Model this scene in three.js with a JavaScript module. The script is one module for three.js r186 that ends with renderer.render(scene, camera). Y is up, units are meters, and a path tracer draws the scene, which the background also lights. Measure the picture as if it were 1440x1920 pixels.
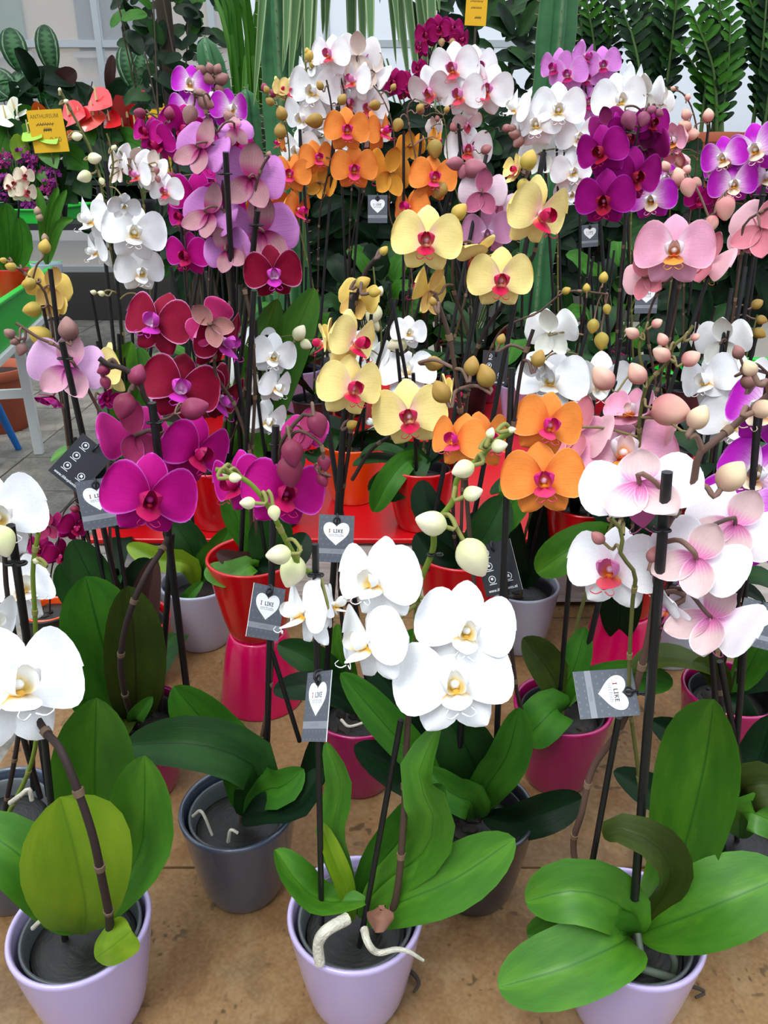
import * as THREE from 'three';
import { mergeGeometries } from 'three/addons/utils/BufferGeometryUtils.js';
import { RoundedBoxGeometry } from 'three/addons/geometries/RoundedBoxGeometry.js';

// ------------------------------------------------------------------ camera, sky, light, exposure
const scene = new THREE.Scene();
const FOCAL = 1450, PITCH = THREE.MathUtils.degToRad(24), EYE = 1.517;
const camera = new THREE.PerspectiveCamera(THREE.MathUtils.radToDeg(2 * Math.atan(960 / FOCAL)), 0.75, 0.03, 80);
camera.position.set(0, EYE, 0);
camera.rotation.set(-PITCH, 0, 0);
camera.updateMatrixWorld();
const renderer = new THREE.WebGLRenderer({ antialias: true });
renderer.toneMapping = THREE.LinearToneMapping;
renderer.toneMappingExposure = 2.08;
renderer.shadowMap.enabled = true;
{ // overcast sky: brightest overhead, pale near the horizon, dull ground below it
  const W = 64, H = 32, px = new Float32Array(W * H * 4);
  for (let y = 0; y < H; y++) {
    const el = ((y + 0.5) / H - 0.5) * Math.PI, s = Math.sin(el);
    const l = s > 0 ? (1 + 2 * s) / 3 * 1.25 + 0.2 : 0.22;
    for (let x = 0; x < W; x++) {
      const o = (y * W + x) * 4;
      px[o] = l * 0.97; px[o + 1] = l * 1.0; px[o + 2] = l * 1.05; px[o + 3] = 1;
    }
  }
  const sky = new THREE.DataTexture(px, W, H, THREE.RGBAFormat, THREE.FloatType);
  sky.mapping = THREE.EquirectangularReflectionMapping; sky.magFilter = THREE.LinearFilter; sky.needsUpdate = true;
  scene.background = sky;
}
const sun = new THREE.DirectionalLight(0xfff8ee, 1.1);   // sun behind thin cloud, above and behind the photographer's left
sun.position.set(-1.6, 6, 1.6); sun.target.position.set(0, 0.8, -1.4);
sun.castShadow = true; sun.shadow.radius = 40; sun.shadow.mapSize.set(2048, 2048);
Object.assign(sun.shadow.camera, { left: -5, right: 5, top: 6, bottom: -6, near: 0.5, far: 16 });
scene.add(sun, sun.target);

// ------------------------------------------------------------------ helpers
const V = (x, y, z) => new THREE.Vector3(x, y, z), rad = THREE.MathUtils.degToRad;
const SP = Math.sin(PITCH), CP = Math.cos(PITCH), CAM_UP = V(0, CP, -SP);
function P(px, py, D) {             // the point at distance D in front of the camera that is seen in a given direction
  const u = (px - 720) / FOCAL, v = (py - 960) / FOCAL, t = D / (CP - v * SP);
  return V(u * t, EYE - t * (SP + v * CP), -D);
}
const perPixel = (py, D) => D / (CP - ((py - 960) / FOCAL) * SP) / FOCAL;
function onLevel(px, py, y) {       // the point at height y seen in a given direction
  const v = (py - 960) / FOCAL, t = (EYE - y) / (SP + v * CP);
  return V(((px - 720) / FOCAL) * t, y, -t * (CP - v * SP));
}
function rng(seed) { let a = seed >>> 0; return () => { a = (a + 0x6d2b79f5) | 0; let t = Math.imul(a ^ (a >>> 15), 1 | a); t = (t + Math.imul(t ^ (t >>> 7), 61 | t)) ^ t; return ((t ^ (t >>> 14)) >>> 0) / 4294967296; }; }
const hash2 = (x, y) => { let h = Math.imul(x | 0, 374761393) ^ Math.imul(y | 0, 668265263); h = Math.imul(h ^ (h >>> 13), 1274126177); return ((h ^ (h >>> 16)) >>> 0) / 4294967296; };
function vnoise(x, y) {
  const xi = Math.floor(x), yi = Math.floor(y), f = x - xi, g = y - yi, a = f * f * (3 - 2 * f), b = g * g * (3 - 2 * g);
  return (hash2(xi, yi) * (1 - a) + hash2(xi + 1, yi) * a) * (1 - b) + (hash2(xi, yi + 1) * (1 - a) + hash2(xi + 1, yi + 1) * a) * b;
}
const fbm = (x, y, n = 4) => { let s = 0, a = 0.5, k = 0; for (let i = 0; i < n; i++) { s += a * vnoise(x, y); k += a; x = x * 2.03 + 17; y = y * 2.03 + 5; a *= 0.5; } return s / k; };
const mixc = (a, b, t) => [a[0] + (b[0] - a[0]) * t, a[1] + (b[1] - a[1]) * t, a[2] + (b[2] - a[2]) * t];
const smooth = (a, b, x) => { const t = Math.min(1, Math.max(0, (x - a) / (b - a))); return t * t * (3 - 2 * t); };
const used = new Map();
function numbered(name) { const n = used.get(name) ?? 0; used.set(name, n + 1); return n ? `${name}_${String(n).padStart(3, '0')}` : name; }
function shade(o) { o.traverse((m) => { if (m.isMesh) { m.castShadow = true; m.receiveShadow = true; } }); return o; }
function thing(name, label, category, pos = V(0, 0, 0), group) {
  const o = new THREE.Group(); o.name = numbered(name); o.position.copy(pos); o.userData = { label, category };
  if (group) o.userData.group = group;
  scene.add(o); return o;
}
function part(parent, name, geo, mat, label) {
  const m = new THREE.Mesh(geo, mat); m.name = name; m.castShadow = m.receiveShadow = true;
  if (label) m.userData.label = label;
  parent.add(m); return m;
}
function struct(name) { const o = new THREE.Group(); o.name = name; o.userData = { kind: 'structure' }; scene.add(o); return o; }
const rgb = (r, g, b) => new THREE.Color().setRGB(r / 255, g / 255, b / 255, THREE.SRGBColorSpace);
function std(r, g, b, rough = 0.6, more = {}) { return new THREE.MeshPhysicalMaterial({ color: rgb(r, g, b), roughness: rough, ...more }); }
function tex(w, h, f, srgb = true) {  // computed colour texture, f(u, v) gives 0..255
  const d = new Uint8Array(w * h * 4);
  for (let y = 0; y < h; y++) for (let x = 0; x < w; x++) { const c = f((x + 0.5) / w, (y + 0.5) / h), o = (y * w + x) * 4; d[o] = Math.max(0, Math.min(255, c[0])); d[o + 1] = Math.max(0, Math.min(255, c[1])); d[o + 2] = Math.max(0, Math.min(255, c[2])); d[o + 3] = 255; }
  const t = new THREE.DataTexture(d, w, h, THREE.RGBAFormat); t.magFilter = THREE.LinearFilter; t.minFilter = THREE.LinearMipmapLinearFilter; t.generateMipmaps = true;
  if (srgb) t.colorSpace = THREE.SRGBColorSpace;
  t.wrapS = t.wrapT = THREE.RepeatWrapping; t.needsUpdate = true; return t;
}
function paint(geo, c) { const n = geo.attributes.position.count, a = new Float32Array(n * 3), k = Array.isArray(c) ? rgb(...c) : c; for (let i = 0; i < n; i++) k.toArray(a, i * 3); geo.setAttribute('color', new THREE.BufferAttribute(a, 3)); return geo; }
function bare(geo) { const g = geo.index ? geo.toNonIndexed() : geo; for (const k of Object.keys(g.attributes)) if (!['position', 'normal', 'color'].includes(k)) g.deleteAttribute(k); return g; }
function merge(list) { const withUv = list.every((g) => g.attributes.uv && !g.attributes.color); return mergeGeometries(list.map((g) => (withUv ? (g.index ? g.toNonIndexed() : g) : bare(g)))); }
function tube(points, r, seg = 16, radial = 7, taper = 1) {
  const curve = points.length === 2 ? new THREE.LineCurve3(points[0], points[1]) : new THREE.CatmullRomCurve3(points, false, 'centripetal');
  const g = new THREE.TubeGeometry(curve, seg, r, radial, false), p = g.attributes.position, c = V(0, 0, 0), q = V(0, 0, 0);
  if (taper !== 1) for (let i = 0; i <= seg; i++) { curve.getPointAt(i / seg, c); const k = 1 + (taper - 1) * i / seg; for (let j = 0; j <= radial; j++) { const n = i * (radial + 1) + j; q.fromBufferAttribute(p, n).sub(c).multiplyScalar(k).add(c); p.setXYZ(n, q.x, q.y, q.z); } }
  return g;
}
function rod(a, b, r, radial = 8, r2 = r) {
  const d = b.clone().sub(a), g = new THREE.CylinderGeometry(r2, r, d.length(), radial, 1);
  g.applyQuaternion(new THREE.Quaternion().setFromUnitVectors(V(0, 1, 0), d.clone().normalize())); g.translate((a.x + b.x) / 2, (a.y + b.y) / 2, (a.z + b.z) / 2); return g;
}
function box(w, h, d, x = 0, y = 0, z = 0, r = 0) { const g = r ? new RoundedBoxGeometry(w, h, d, 2, r) : new THREE.BoxGeometry(w, h, d); g.translate(x, y, z); return g; }

// A blade: a thin closed leaf, petal or sepal. The outline is wide or narrow as a, b, e say; zf bends it; front and back have their own part of the texture.
function blade({ L, W, a = 0.7, b = 2, e = 0.5, nu = 8, nv = 10, zf = () => 0, thick = 0.01, xf = null, front = [0.01, 0.51, 0.49, 0.99], back = [0.51, 0.51, 0.99, 0.99], at = null }) {
  let top = 0; const prof = (v) => Math.pow(v, a) * Math.pow(Math.max(0, 1 - Math.pow(v, b)), e);
  for (let i = 1; i < 60; i++) top = Math.max(top, prof(i / 60));
  const n = (nu + 1) * (nv + 1), pos = new Float32Array(n * 3), uvf = new Float32Array(n * 2), uvb = new Float32Array(n * 2), fi = [], q = V(0, 0, 0);
  for (let j = 0; j <= nv; j++) for (let i = 0; i <= nu; i++) {
    const v = 0.5 - 0.5 * Math.cos(Math.PI * (0.04 + 0.96 * j / nv)), U = (i / nu) * 2 - 1, k = j * (nu + 1) + i, w = (W / 2) * prof(v) / top;
    const x = U * w + (xf ? xf(U, v) : 0), y = L * v, z = zf(U, v, w);
    if (at) at(q, U, v, w, x, z); else q.set(x, y, z);
    q.toArray(pos, k * 3);
    uvf[k * 2] = front[0] + (front[2] - front[0]) * (U * 0.5 + 0.5); uvf[k * 2 + 1] = front[1] + (front[3] - front[1]) * v;
    uvb[k * 2] = back[0] + (back[2] - back[0]) * (U * 0.5 + 0.5); uvb[k * 2 + 1] = back[1] + (back[3] - back[1]) * v;
    if (i < nu && j < nv) { const A = k, B = k + 1, C = k + nu + 1, E = k + nu + 2; fi.push(A, B, E, A, E, C); }
  }
  const g = new THREE.BufferGeometry(); g.setAttribute('position', new THREE.BufferAttribute(pos, 3)); g.setIndex(fi); g.computeVertexNormals();
  const N = g.attributes.normal.array, P2 = new Float32Array(n * 6), N2 = new Float32Array(n * 6), U2 = new Float32Array(n * 4), idx = fi.slice();
  for (let k = 0; k < n; k++) {
    const i = k % (nu + 1), j = Math.floor(k / (nu + 1)), U = (i / nu) * 2 - 1, t = (thick / 2) * (1 - Math.pow(Math.abs(U), 4)) * (j === nv ? 0 : 1);
    for (let c = 0; c < 3; c++) { P2[k * 3 + c] = pos[k * 3 + c] + N[k * 3 + c] * t; P2[(n + k) * 3 + c] = pos[k * 3 + c] - N[k * 3 + c] * t; N2[k * 3 + c] = N[k * 3 + c]; N2[(n + k) * 3 + c] = -N[k * 3 + c]; }
    U2[k * 2] = uvf[k * 2]; U2[k * 2 + 1] = uvf[k * 2 + 1]; U2[(n + k) * 2] = uvb[k * 2]; U2[(n + k) * 2 + 1] = uvb[k * 2 + 1];
  }
  for (let i = 0; i < fi.length; i += 3) idx.push(fi[i] + n, fi[i + 2] + n, fi[i + 1] + n);
  const out = new THREE.BufferGeometry();
  out.setAttribute('position', new THREE.BufferAttribute(P2, 3)); out.setAttribute('normal', new THREE.BufferAttribute(N2, 3)); out.setAttribute('uv', new THREE.BufferAttribute(U2, 2)); out.setIndex(idx);
  return out;
}

// ------------------------------------------------------------------ flower colours
// each cultivar: petals and sepals seen from the front and from the back, vein and edge colours, lip colours
const CULT = {
  white: { front: [248, 248, 250], centre: [250, 250, 250], edge: [250, 250, 252], vein: [228, 230, 234], back: [242, 242, 240], sepalBack: [238, 238, 226], bud: [[214, 216, 158], [232, 222, 190]],
    lip: { mid: [250, 250, 250], base: [214, 150, 30], side: [250, 250, 248], sideBase: [238, 206, 120], callus: [232, 176, 70], col: [252, 252, 252] }, lipLabel: 'white lip with yellow markings' },
  pinklip: { front: [248, 246, 248], centre: [246, 226, 238], edge: [250, 248, 250], vein: [232, 224, 232], back: [242, 236, 236], sepalBack: [226, 206, 192], bud: [[150, 100, 100], [176, 110, 110]],
    lip: { mid: [214, 70, 90], base: [236, 150, 60], side: [216, 120, 175], sideBase: [230, 120, 50], callus: [235, 130, 40], col: [238, 200, 226] }, lipLabel: 'orange and pink lip' },
  blush: { front: [246, 240, 246], centre: [236, 190, 222], edge: [248, 244, 248], vein: [228, 212, 224], back: [226, 218, 222], sepalBack: [218, 186, 184], backBase: [216, 112, 172], bud: [[188, 148, 128], [222, 200, 160]],
    lip: { mid: [200, 90, 150], base: [226, 120, 50], side: [218, 160, 212], sideBase: [236, 130, 60], callus: [236, 150, 50], col: [230, 150, 205] }, lipLabel: 'lilac lip with orange throat' },
  fuchsia: { front: [178, 4, 122], centre: [150, 0, 96], edge: [214, 120, 214], vein: [150, 0, 100], back: [168, 28, 112], sepalBack: [146, 44, 84], bud: [[120, 36, 62], [140, 48, 84]], rim: 0.055,
    lip: { mid: [176, 14, 80], base: [150, 0, 60], side: [170, 6, 84], sideBase: [130, 0, 50], callus: [190, 40, 70], col: [204, 60, 160] }, lipLabel: 'crimson lip' },
  wine: { front: [128, 0, 40], centre: [96, 0, 36], edge: [238, 178, 222], vein: [92, 0, 36], back: [176, 40, 100], sepalBack: [176, 124, 116], bud: [[150, 96, 92], [176, 120, 110]], rim: 0.05,
    lip: { mid: [196, 50, 176], base: [140, 10, 70], side: [206, 70, 186], sideBase: [240, 220, 236], callus: [236, 200, 226], col: [232, 176, 214] }, lipLabel: 'bright magenta lip with white spots' },
  mauve: { front: [184, 40, 150], centre: [160, 20, 120], edge: [206, 90, 200], vein: [130, 60, 110], back: [200, 130, 196], sepalBack: [180, 132, 136], backBase: [150, 30, 92], bud: [[132, 96, 88], [158, 112, 104]], rim: 0.05,
    lip: { mid: [190, 40, 150], base: [150, 10, 80], side: [196, 60, 170], sideBase: [240, 220, 236], callus: [236, 200, 226], col: [232, 176, 214] }, lipLabel: 'magenta lip' },
  lilac: { front: [214, 150, 208], centre: [232, 190, 226], edge: [228, 180, 226], vein: [200, 130, 190], back: [216, 170, 208], sepalBack: [212, 160, 170], backBase: [190, 80, 160], bud: [[120, 90, 84], [150, 108, 100]],
    lip: { mid: [190, 60, 180], base: [150, 20, 120], side: [200, 80, 190], sideBase: [230, 170, 220], callus: [230, 180, 120], col: [230, 180, 220] }, lipLabel: 'purple lip' },
  bicolour: { front: [186, 30, 186], centre: [248, 242, 248], edge: [226, 176, 232], vein: [170, 30, 170], back: [200, 130, 200], sepalBack: [196, 150, 170], bud: [[110, 80, 70], [150, 100, 96]], white: 0.8, rim: 0.06,
    lip: { mid: [240, 220, 190], base: [214, 150, 40], side: [240, 236, 240], sideBase: [224, 160, 50], callus: [226, 160, 50], col: [248, 244, 248] }, lipLabel: 'white lip with yellow throat' },
  orchidpink: { front: [216, 134, 212], centre: [240, 210, 240], edge: [226, 176, 226], vein: [190, 80, 180], back: [214, 160, 208], sepalBack: [206, 150, 180], bud: [[150, 90, 100], [176, 120, 120]], white: 0.4,
    lip: { mid: [176, 20, 100], base: [190, 60, 60], side: [190, 40, 140], sideBase: [230, 170, 200], callus: [220, 140, 60], col: [240, 210, 236] }, lipLabel: 'dark pink lip' },
  orange: { front: [238, 140, 62], centre: [224, 106, 50], edge: [246, 168, 100], vein: [220, 108, 38], back: [224, 150, 52], sepalBack: [206, 144, 50], bud: [[150, 124, 56], [166, 128, 60]], rim: 0.04,
    lip: { mid: [222, 60, 110], base: [206, 20, 110], side: [206, 24, 124], sideBase: [236, 130, 40], callus: [236, 160, 40], col: [244, 196, 226] }, lipLabel: 'magenta lip' },
  yellow: { front: [250, 228, 148], centre: [250, 226, 206], edge: [250, 232, 158], vein: [224, 186, 92], back: [228, 196, 104], sepalBack: [226, 182, 104], bud: [[170, 150, 66], [196, 160, 70]],
    lip: { mid: [198, 20, 70], base: [226, 120, 90], side: [190, 10, 76], sideBase: [236, 160, 120], callus: [236, 190, 150], col: [240, 198, 218] }, lipLabel: 'crimson lip' },
  pink: { front: [226, 158, 184], centre: [244, 226, 238], edge: [240, 190, 196], vein: [212, 134, 164], back: [226, 176, 184], sepalBack: [204, 118, 130], bud: [[196, 126, 122], [222, 176, 156]], white: 0.42,
    lip: { mid: [226, 150, 60], base: [200, 60, 50], side: [240, 220, 226], sideBase: [226, 140, 40], callus: [210, 70, 50], col: [248, 238, 244] }, lipLabel: 'cream lip with orange throat' },
  purple: { front: [150, 0, 116], centre: [126, 0, 88], edge: [186, 70, 196], vein: [126, 0, 96], back: [132, 16, 96], sepalBack: [120, 30, 80], bud: [[140, 70, 100], [150, 80, 104]], rim: 0.05,
    lip: { mid: [150, 0, 40], base: [120, 0, 30], side: [140, 0, 40], sideBase: [110, 0, 30], callus: [190, 40, 60], col: [214, 120, 160] }, lipLabel: 'dark red lip' },
  crimson: { front: [148, 0, 82], centre: [110, 0, 50], edge: [186, 30, 150], vein: [116, 0, 60], back: [136, 14, 76], sepalBack: [140, 40, 76], bud: [[110, 16, 40], [130, 30, 60]], rim: 0.08,
    lip: { mid: [150, 0, 60], base: [110, 0, 40], side: [160, 0, 80], sideBase: [120, 0, 40], callus: [180, 40, 60], col: [206, 110, 150] }, lipLabel: 'dark crimson lip' },
  peach: { front: [240, 216, 194], centre: [240, 210, 190], edge: [244, 226, 206], vein: [226, 190, 164], back: [238, 216, 196], sepalBack: [230, 196, 176], bud: [[170, 130, 90], [180, 140, 100]],
    lip: { mid: [150, 40, 60], base: [170, 60, 60], side: [160, 50, 70], sideBase: [220, 160, 120], callus: [220, 160, 120], col: [140, 50, 70] }, lipLabel: 'dark red lip' },
  rose: { front: [206, 140, 178], centre: [226, 200, 222], edge: [222, 170, 198], vein: [186, 110, 150], back: [226, 202, 212], sepalBack: [170, 86, 116], bud: [[150, 84, 96], [164, 96, 110]],
    lip: { mid: [176, 60, 110], base: [190, 110, 90], side: [200, 150, 190], sideBase: [220, 160, 150], callus: [220, 170, 150], col: [226, 200, 222] }, lipLabel: 'pink lip' },
};
const petalMats = {};
function petalMat(name) {
  if (petalMats[name]) return petalMats[name];
  const c = CULT[name], h = name.length * 13.7;
  const t = tex(384, 384, (x, y) => {
    const back = x > 0.5, sepal = y < 0.5, U = ((x % 0.5) / 0.5 - 0.01) / 0.98 * 2 - 1, v = (y % 0.5) / 0.5;
    const aU = Math.abs(U), wob = (fbm(U * 3 + h, v * 5 + h) - 0.5);
    // veins fan from the base and fork towards the edge
    const lines = (k, s) => Math.pow(Math.max(0, 1 - Math.abs(((U * k + wob * 0.5 + 50.5) % 1) - 0.5) * 2 / s), 1.5);
    const vein = Math.max(lines(4.5, 0.28), 0.7 * lines(9, 0.34) * smooth(0.3, 0.6, v)) * smooth(0, 0.12, v);
    let k;
    if (!back) {
      k = mixc(c.centre, c.front, smooth(0.05, c.white ? c.white * (sepal ? 0.75 : 1) + 0.12 * wob : 0.4, v));
      k = mixc(k, c.vein, vein * (c.rim || c.white ? 0.35 : 0.24));
      const edge = Math.max(smooth(1 - (c.rim ?? 0.05) * 2.6, 1, aU), smooth(1 - (c.rim ?? 0.05) * 1.5, 1, v));
      k = mixc(k, c.edge, edge * 0.95);
    } else {
      const b = sepal ? c.sepalBack : c.back;
      k = mixc(c.backBase ?? b, b, smooth(0.05, sepal ? 0.5 : 0.34, v));
      k = mixc(k, mixc(b, c.vein, 0.5), vein * (sepal ? 0.85 : 0.4));
      k = mixc(k, c.edge, Math.max(smooth(0.88, 1, aU), smooth(0.93, 1, v)) * 0.75);
    }
    const g = (fbm(x * 90 + h, y * 90, 2) - 0.5) * 9 + wob * 10;
    return [k[0] + g, k[1] + g, k[2] + g];
  });
  return (petalMats[name] = new THREE.MeshPhysicalMaterial({ name: name + '_petal', map: t, roughness: 0.66, specularIntensity: 0.3, sheen: 0.06, sheenRoughness: 0.5, sheenColor: rgb(...c.front) }));
}
const tinted = new THREE.MeshPhysicalMaterial({ name: 'tinted_tissue', vertexColors: true, roughness: 0.5, specularIntensity: 0.6 });
const barky = new THREE.MeshPhysicalMaterial({ name: 'stem_tissue', vertexColors: true, roughness: 0.6, specularIntensity: 0.4 });

// ------------------------------------------------------------------ flower shapes (span from petal tip to petal tip = 1, facing +z, up = +y)
const SEPAL_UV = { front: [0.01, 0.01, 0.49, 0.49], back: [0.51, 0.01, 0.99, 0.49] };
const shapeCache = {};
function flowerShape(style, n) {
  const key = style + n; if (shapeCache[key]) return shapeCache[key];
  const r = rng(n * 977 + style.length * 131 + 7), s = {}, cup = style === 'cup' ? 0.42 : 0, mini = style === 'mini' ? 1 : 0;
  const turn = (g, deg, tilt, z, x = 0, y = 0) => { g.rotateX(tilt); g.rotateZ(rad(deg)); g.translate(x, y, z); return g; };
  const petal = (side) => {
    const curl = 0.05 + r() * 0.07, cupU = 0.05 + r() * 0.05, ruf = 0.010 + r() * 0.008, ph = r() * 6, wid = mini ? 0.42 : 0.625 + r() * 0.05;
    const g = blade({ L: 0.53, W: wid, a: 0.56, b: 2.8, e: 0.5, nu: 10, nv: 12, thick: 0.012,
      xf: (U, v) => -side * 0.04 * Math.sin(Math.PI * v),
      zf: (U, v) => 0.055 * Math.sin(Math.PI * Math.min(1, v * 1.2)) - curl * v * v * (1 - cup * 2) + cupU * U * U * (0.4 + cup * 3) - 0.02 * U * side + ruf * Math.sin(U * 5 + ph) * Math.sin(v * 7 + ph) * Math.abs(U) + cup * v * 0.5 });
    return turn(g, -side * (87 - r() * 8), 0.02, 0.012, 0, 0.005);
  };
  const sepal = (deg, w, l, z) => {
    const curl = 0.06 + r() * 0.09, ph = r() * 6;
    const g = blade({ L: l, W: w, a: 0.52, b: 1.75, e: 0.72, nu: 6, nv: 9, thick: 0.013, ...SEPAL_UV,
      zf: (U, v) => -curl * v * v * (1 - cup * 3) - 0.05 * U * U * (1 - cup * 4) + 0.008 * Math.sin(v * 5 + ph) * U + cup * v * 0.55 });
    return turn(g, deg, 0, z);
  };
  s.petals = [petal(-1), petal(1)];
  s.sepals = [sepal(r() * 4 - 2, mini ? 0.26 : 0.38, 0.49, -0.012), sepal(143 + r() * 6, mini ? 0.25 : 0.36, 0.475, -0.022), sepal(-143 - r() * 6, mini ? 0.25 : 0.36, 0.475, -0.026)];
  return (shapeCache[key] = s);
}
const lipCache = {};
function colourBy(g, f) { const p = g.attributes.position, n = p.count, a = new Float32Array(n * 3), uv = g.attributes.uv; for (let i = 0; i < n; i++) rgb(...f(uv ? uv.getX(i) : 0, uv ? uv.getY(i) : 0, i, n)).toArray(a, i * 3); g.setAttribute('color', new THREE.BufferAttribute(a, 3)); return g; }
function lipShape(cult, n) {
  const key = cult + n; if (lipCache[key]) return lipCache[key];
  const c = CULT[cult].lip, r = rng(n * 31 + 5), parts = [], uvAll = { front: [0, 0, 1, 1], back: [0, 0, 1, 1] };
  // middle lobe: arrow-shaped, channelled, pointing down and out
  const mid = blade({ L: 0.23, W: 0.21, a: 0.5, b: 1.3, e: 0.95, nu: 6, nv: 8, thick: 0.02, ...uvAll, zf: (U, v, w) => -0.10 * v * v + 0.05 * U * U * (1 - v) });
  colourBy(mid, (U, v) => mixc(c.base, c.mid, smooth(0.12, 0.42, v)));
  mid.rotateX(rad(148)); mid.translate(0, -0.03, 0.07); parts.push(mid);
  for (const s of [-1, 1]) {        // side lobes stand up round the column
    const sl = blade({ L: 0.17, W: 0.16, a: 0.5, b: 2.4, e: 0.55, nu: 5, nv: 6, thick: 0.014, ...uvAll, zf: (U, v) => 0.07 * U * U + 0.06 * v * v });
    colourBy(sl, (U, v) => mixc(c.sideBase, c.side, smooth(0.2, 0.55, v)));
    sl.rotateY(s * rad(-62)); sl.rotateZ(-s * rad(38)); sl.rotateX(rad(48)); sl.translate(s * 0.03, -0.045, 0.065); parts.push(sl);
    const tip = V(s * 0.012, -0.19, 0.245), cur = s * (0.05 + r() * 0.02);   // the two tendrils at the tip
    parts.push(paint(tube([tip, tip.clone().add(V(cur * 0.7, -0.025, 0.02)), tip.clone().add(V(cur * 1.3, 0.0, 0.05)), tip.clone().add(V(cur * 0.9, 0.035, 0.035))], 0.006, 8, 4, 0.5), c.mid));
  }
  const cal = new THREE.SphereGeometry(0.028, 8, 6); cal.scale(1.1, 0.8, 1); cal.translate(0, -0.06, 0.11); parts.push(paint(cal, c.callus));
  const col = new THREE.SphereGeometry(0.045, 10, 8); col.scale(0.85, 0.8, 1.5); col.rotateX(rad(12)); col.translate(0, 0.0, 0.075);
  const lip = merge(parts), k = 1.28; for (const g of [lip, col]) g.scale(k, k, k);
  return (lipCache[key] = { lip, column: paint(bare(col), c.col) });
}
let flowerCount = 0;
function makeFlower(cult, style, span, variant, ds = 1) {
  const g = new THREE.Group(), n = variant ?? flowerCount++ % 4, s = flowerShape(style, n), l = lipShape(cult, n % 2), m = petalMat(cult);
  g.name = 'flower';
  s.sepals.forEach((x, i) => { const q = part(g, 'sepal', x, m); if (!i) q.scale.y = ds; });
  for (const x of s.petals) part(g, 'petal', x, m);
  part(g, 'lip', l.lip, tinted, CULT[cult].lipLabel); part(g, 'column', l.column, tinted);
  g.scale.setScalar(span); return g;
}
const budCache = {};
function budShape(c0, c1) {      // three overlapping sepals closed to a bud, base at the origin, tip at y = 1
  const key = c0.join() + c1.join(); if (budCache[key]) return budCache[key];
  const nu = 18, nv = 12, pos = [], col = [], idx = [];
  for (let j = 0; j <= nv; j++) for (let i = 0; i <= nu; i++) {
    const v = j / nv, th = (i / nu) * Math.PI * 2, pr = 0.43 * Math.pow(Math.sin(Math.PI * Math.pow(0.02 + 0.96 * v, 0.85)), 0.72) * (1 - 0.12 * v), gr = Math.pow(Math.abs(Math.cos(th * 1.5)), 8);
    const rr = pr * (1 - 0.15 * gr * Math.sin(Math.PI * v)); pos.push(Math.cos(th) * rr, v, Math.sin(th) * rr);
    const k = rgb(...mixc(c0, c1, smooth(0.1, 0.95, v + 0.25 * Math.sin(th)))); col.push(k.r, k.g, k.b);
    if (i < nu && j < nv) { const A = j * (nu + 1) + i, B = A + 1, C = A + nu + 1, E = C + 1; idx.push(A, C, E, A, E, B); }
  }
  const g = new THREE.BufferGeometry(); g.setAttribute('position', new THREE.Float32BufferAttribute(pos, 3)); g.setAttribute('color', new THREE.Float32BufferAttribute(col, 3)); g.setIndex(idx); g.computeVertexNormals();
  return (budCache[key] = g);
}

// ------------------------------------------------------------------ leaf materials
function leafMat(name, lo, hi, rib, rough = 0.48) {
  const t = tex(256, 256, (x, y) => {
    const U = Math.abs((x % 0.5) * 4 - 1), b = fbm(x * 9 + lo[0], y * 7), fine = (Math.sin(x * 480) * 0.5 + 0.5) * 0.06, sp = fbm(x * 60, y * 40, 2);
    let k = mixc(lo, hi, smooth(0.2, 0.8, b) * 0.75 + fine * 0.4 + (sp - 0.5) * 0.2);
    k = mixc(k, rib, smooth(0.05, 0.0, U) * 0.8);
    return k;
  });
  const bump = leafMat.bump ??= tex(256, 256, (x, y) => { const f = 128 + 40 * Math.sin(x * 300) * 0.3 + (fbm(x * 50, y * 24) - 0.5) * 120; return [f, f, f]; }, false);
  return new THREE.MeshPhysicalMaterial({ name, map: t, roughness: rough, bumpMap: bump, bumpScale: 0.0003, clearcoat: name === 'leaf_bright' || name === 'leaf_lime' ? 0.15 : 0, clearcoatRoughness: 0.35, specularIntensity: name === 'leaf_bright' || name === 'leaf_lime' ? 0.6 : 0.28 });
}
const LEAF = {
  bright: leafMat('leaf_bright', [54, 106, 20], [90, 140, 32], [40, 90, 18]),
  mid: leafMat('leaf_mid', [38, 86, 18], [60, 110, 26], [22, 66, 16]),
  lime: leafMat('leaf_lime', [98, 132, 14], [126, 152, 26], [80, 114, 14]),
  dark: leafMat('leaf_dark', [20, 50, 16], [34, 70, 24], [12, 38, 12]),
  deep: leafMat('leaf_deep', [8, 28, 12], [18, 46, 18], [6, 22, 9]),
  olive: leafMat('leaf_olive', [40, 52, 14], [56, 70, 18], [34, 34, 16]),
  plum: leafMat('leaf_plum', [58, 34, 34], [72, 48, 40], [46, 26, 30]),
};

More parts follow.
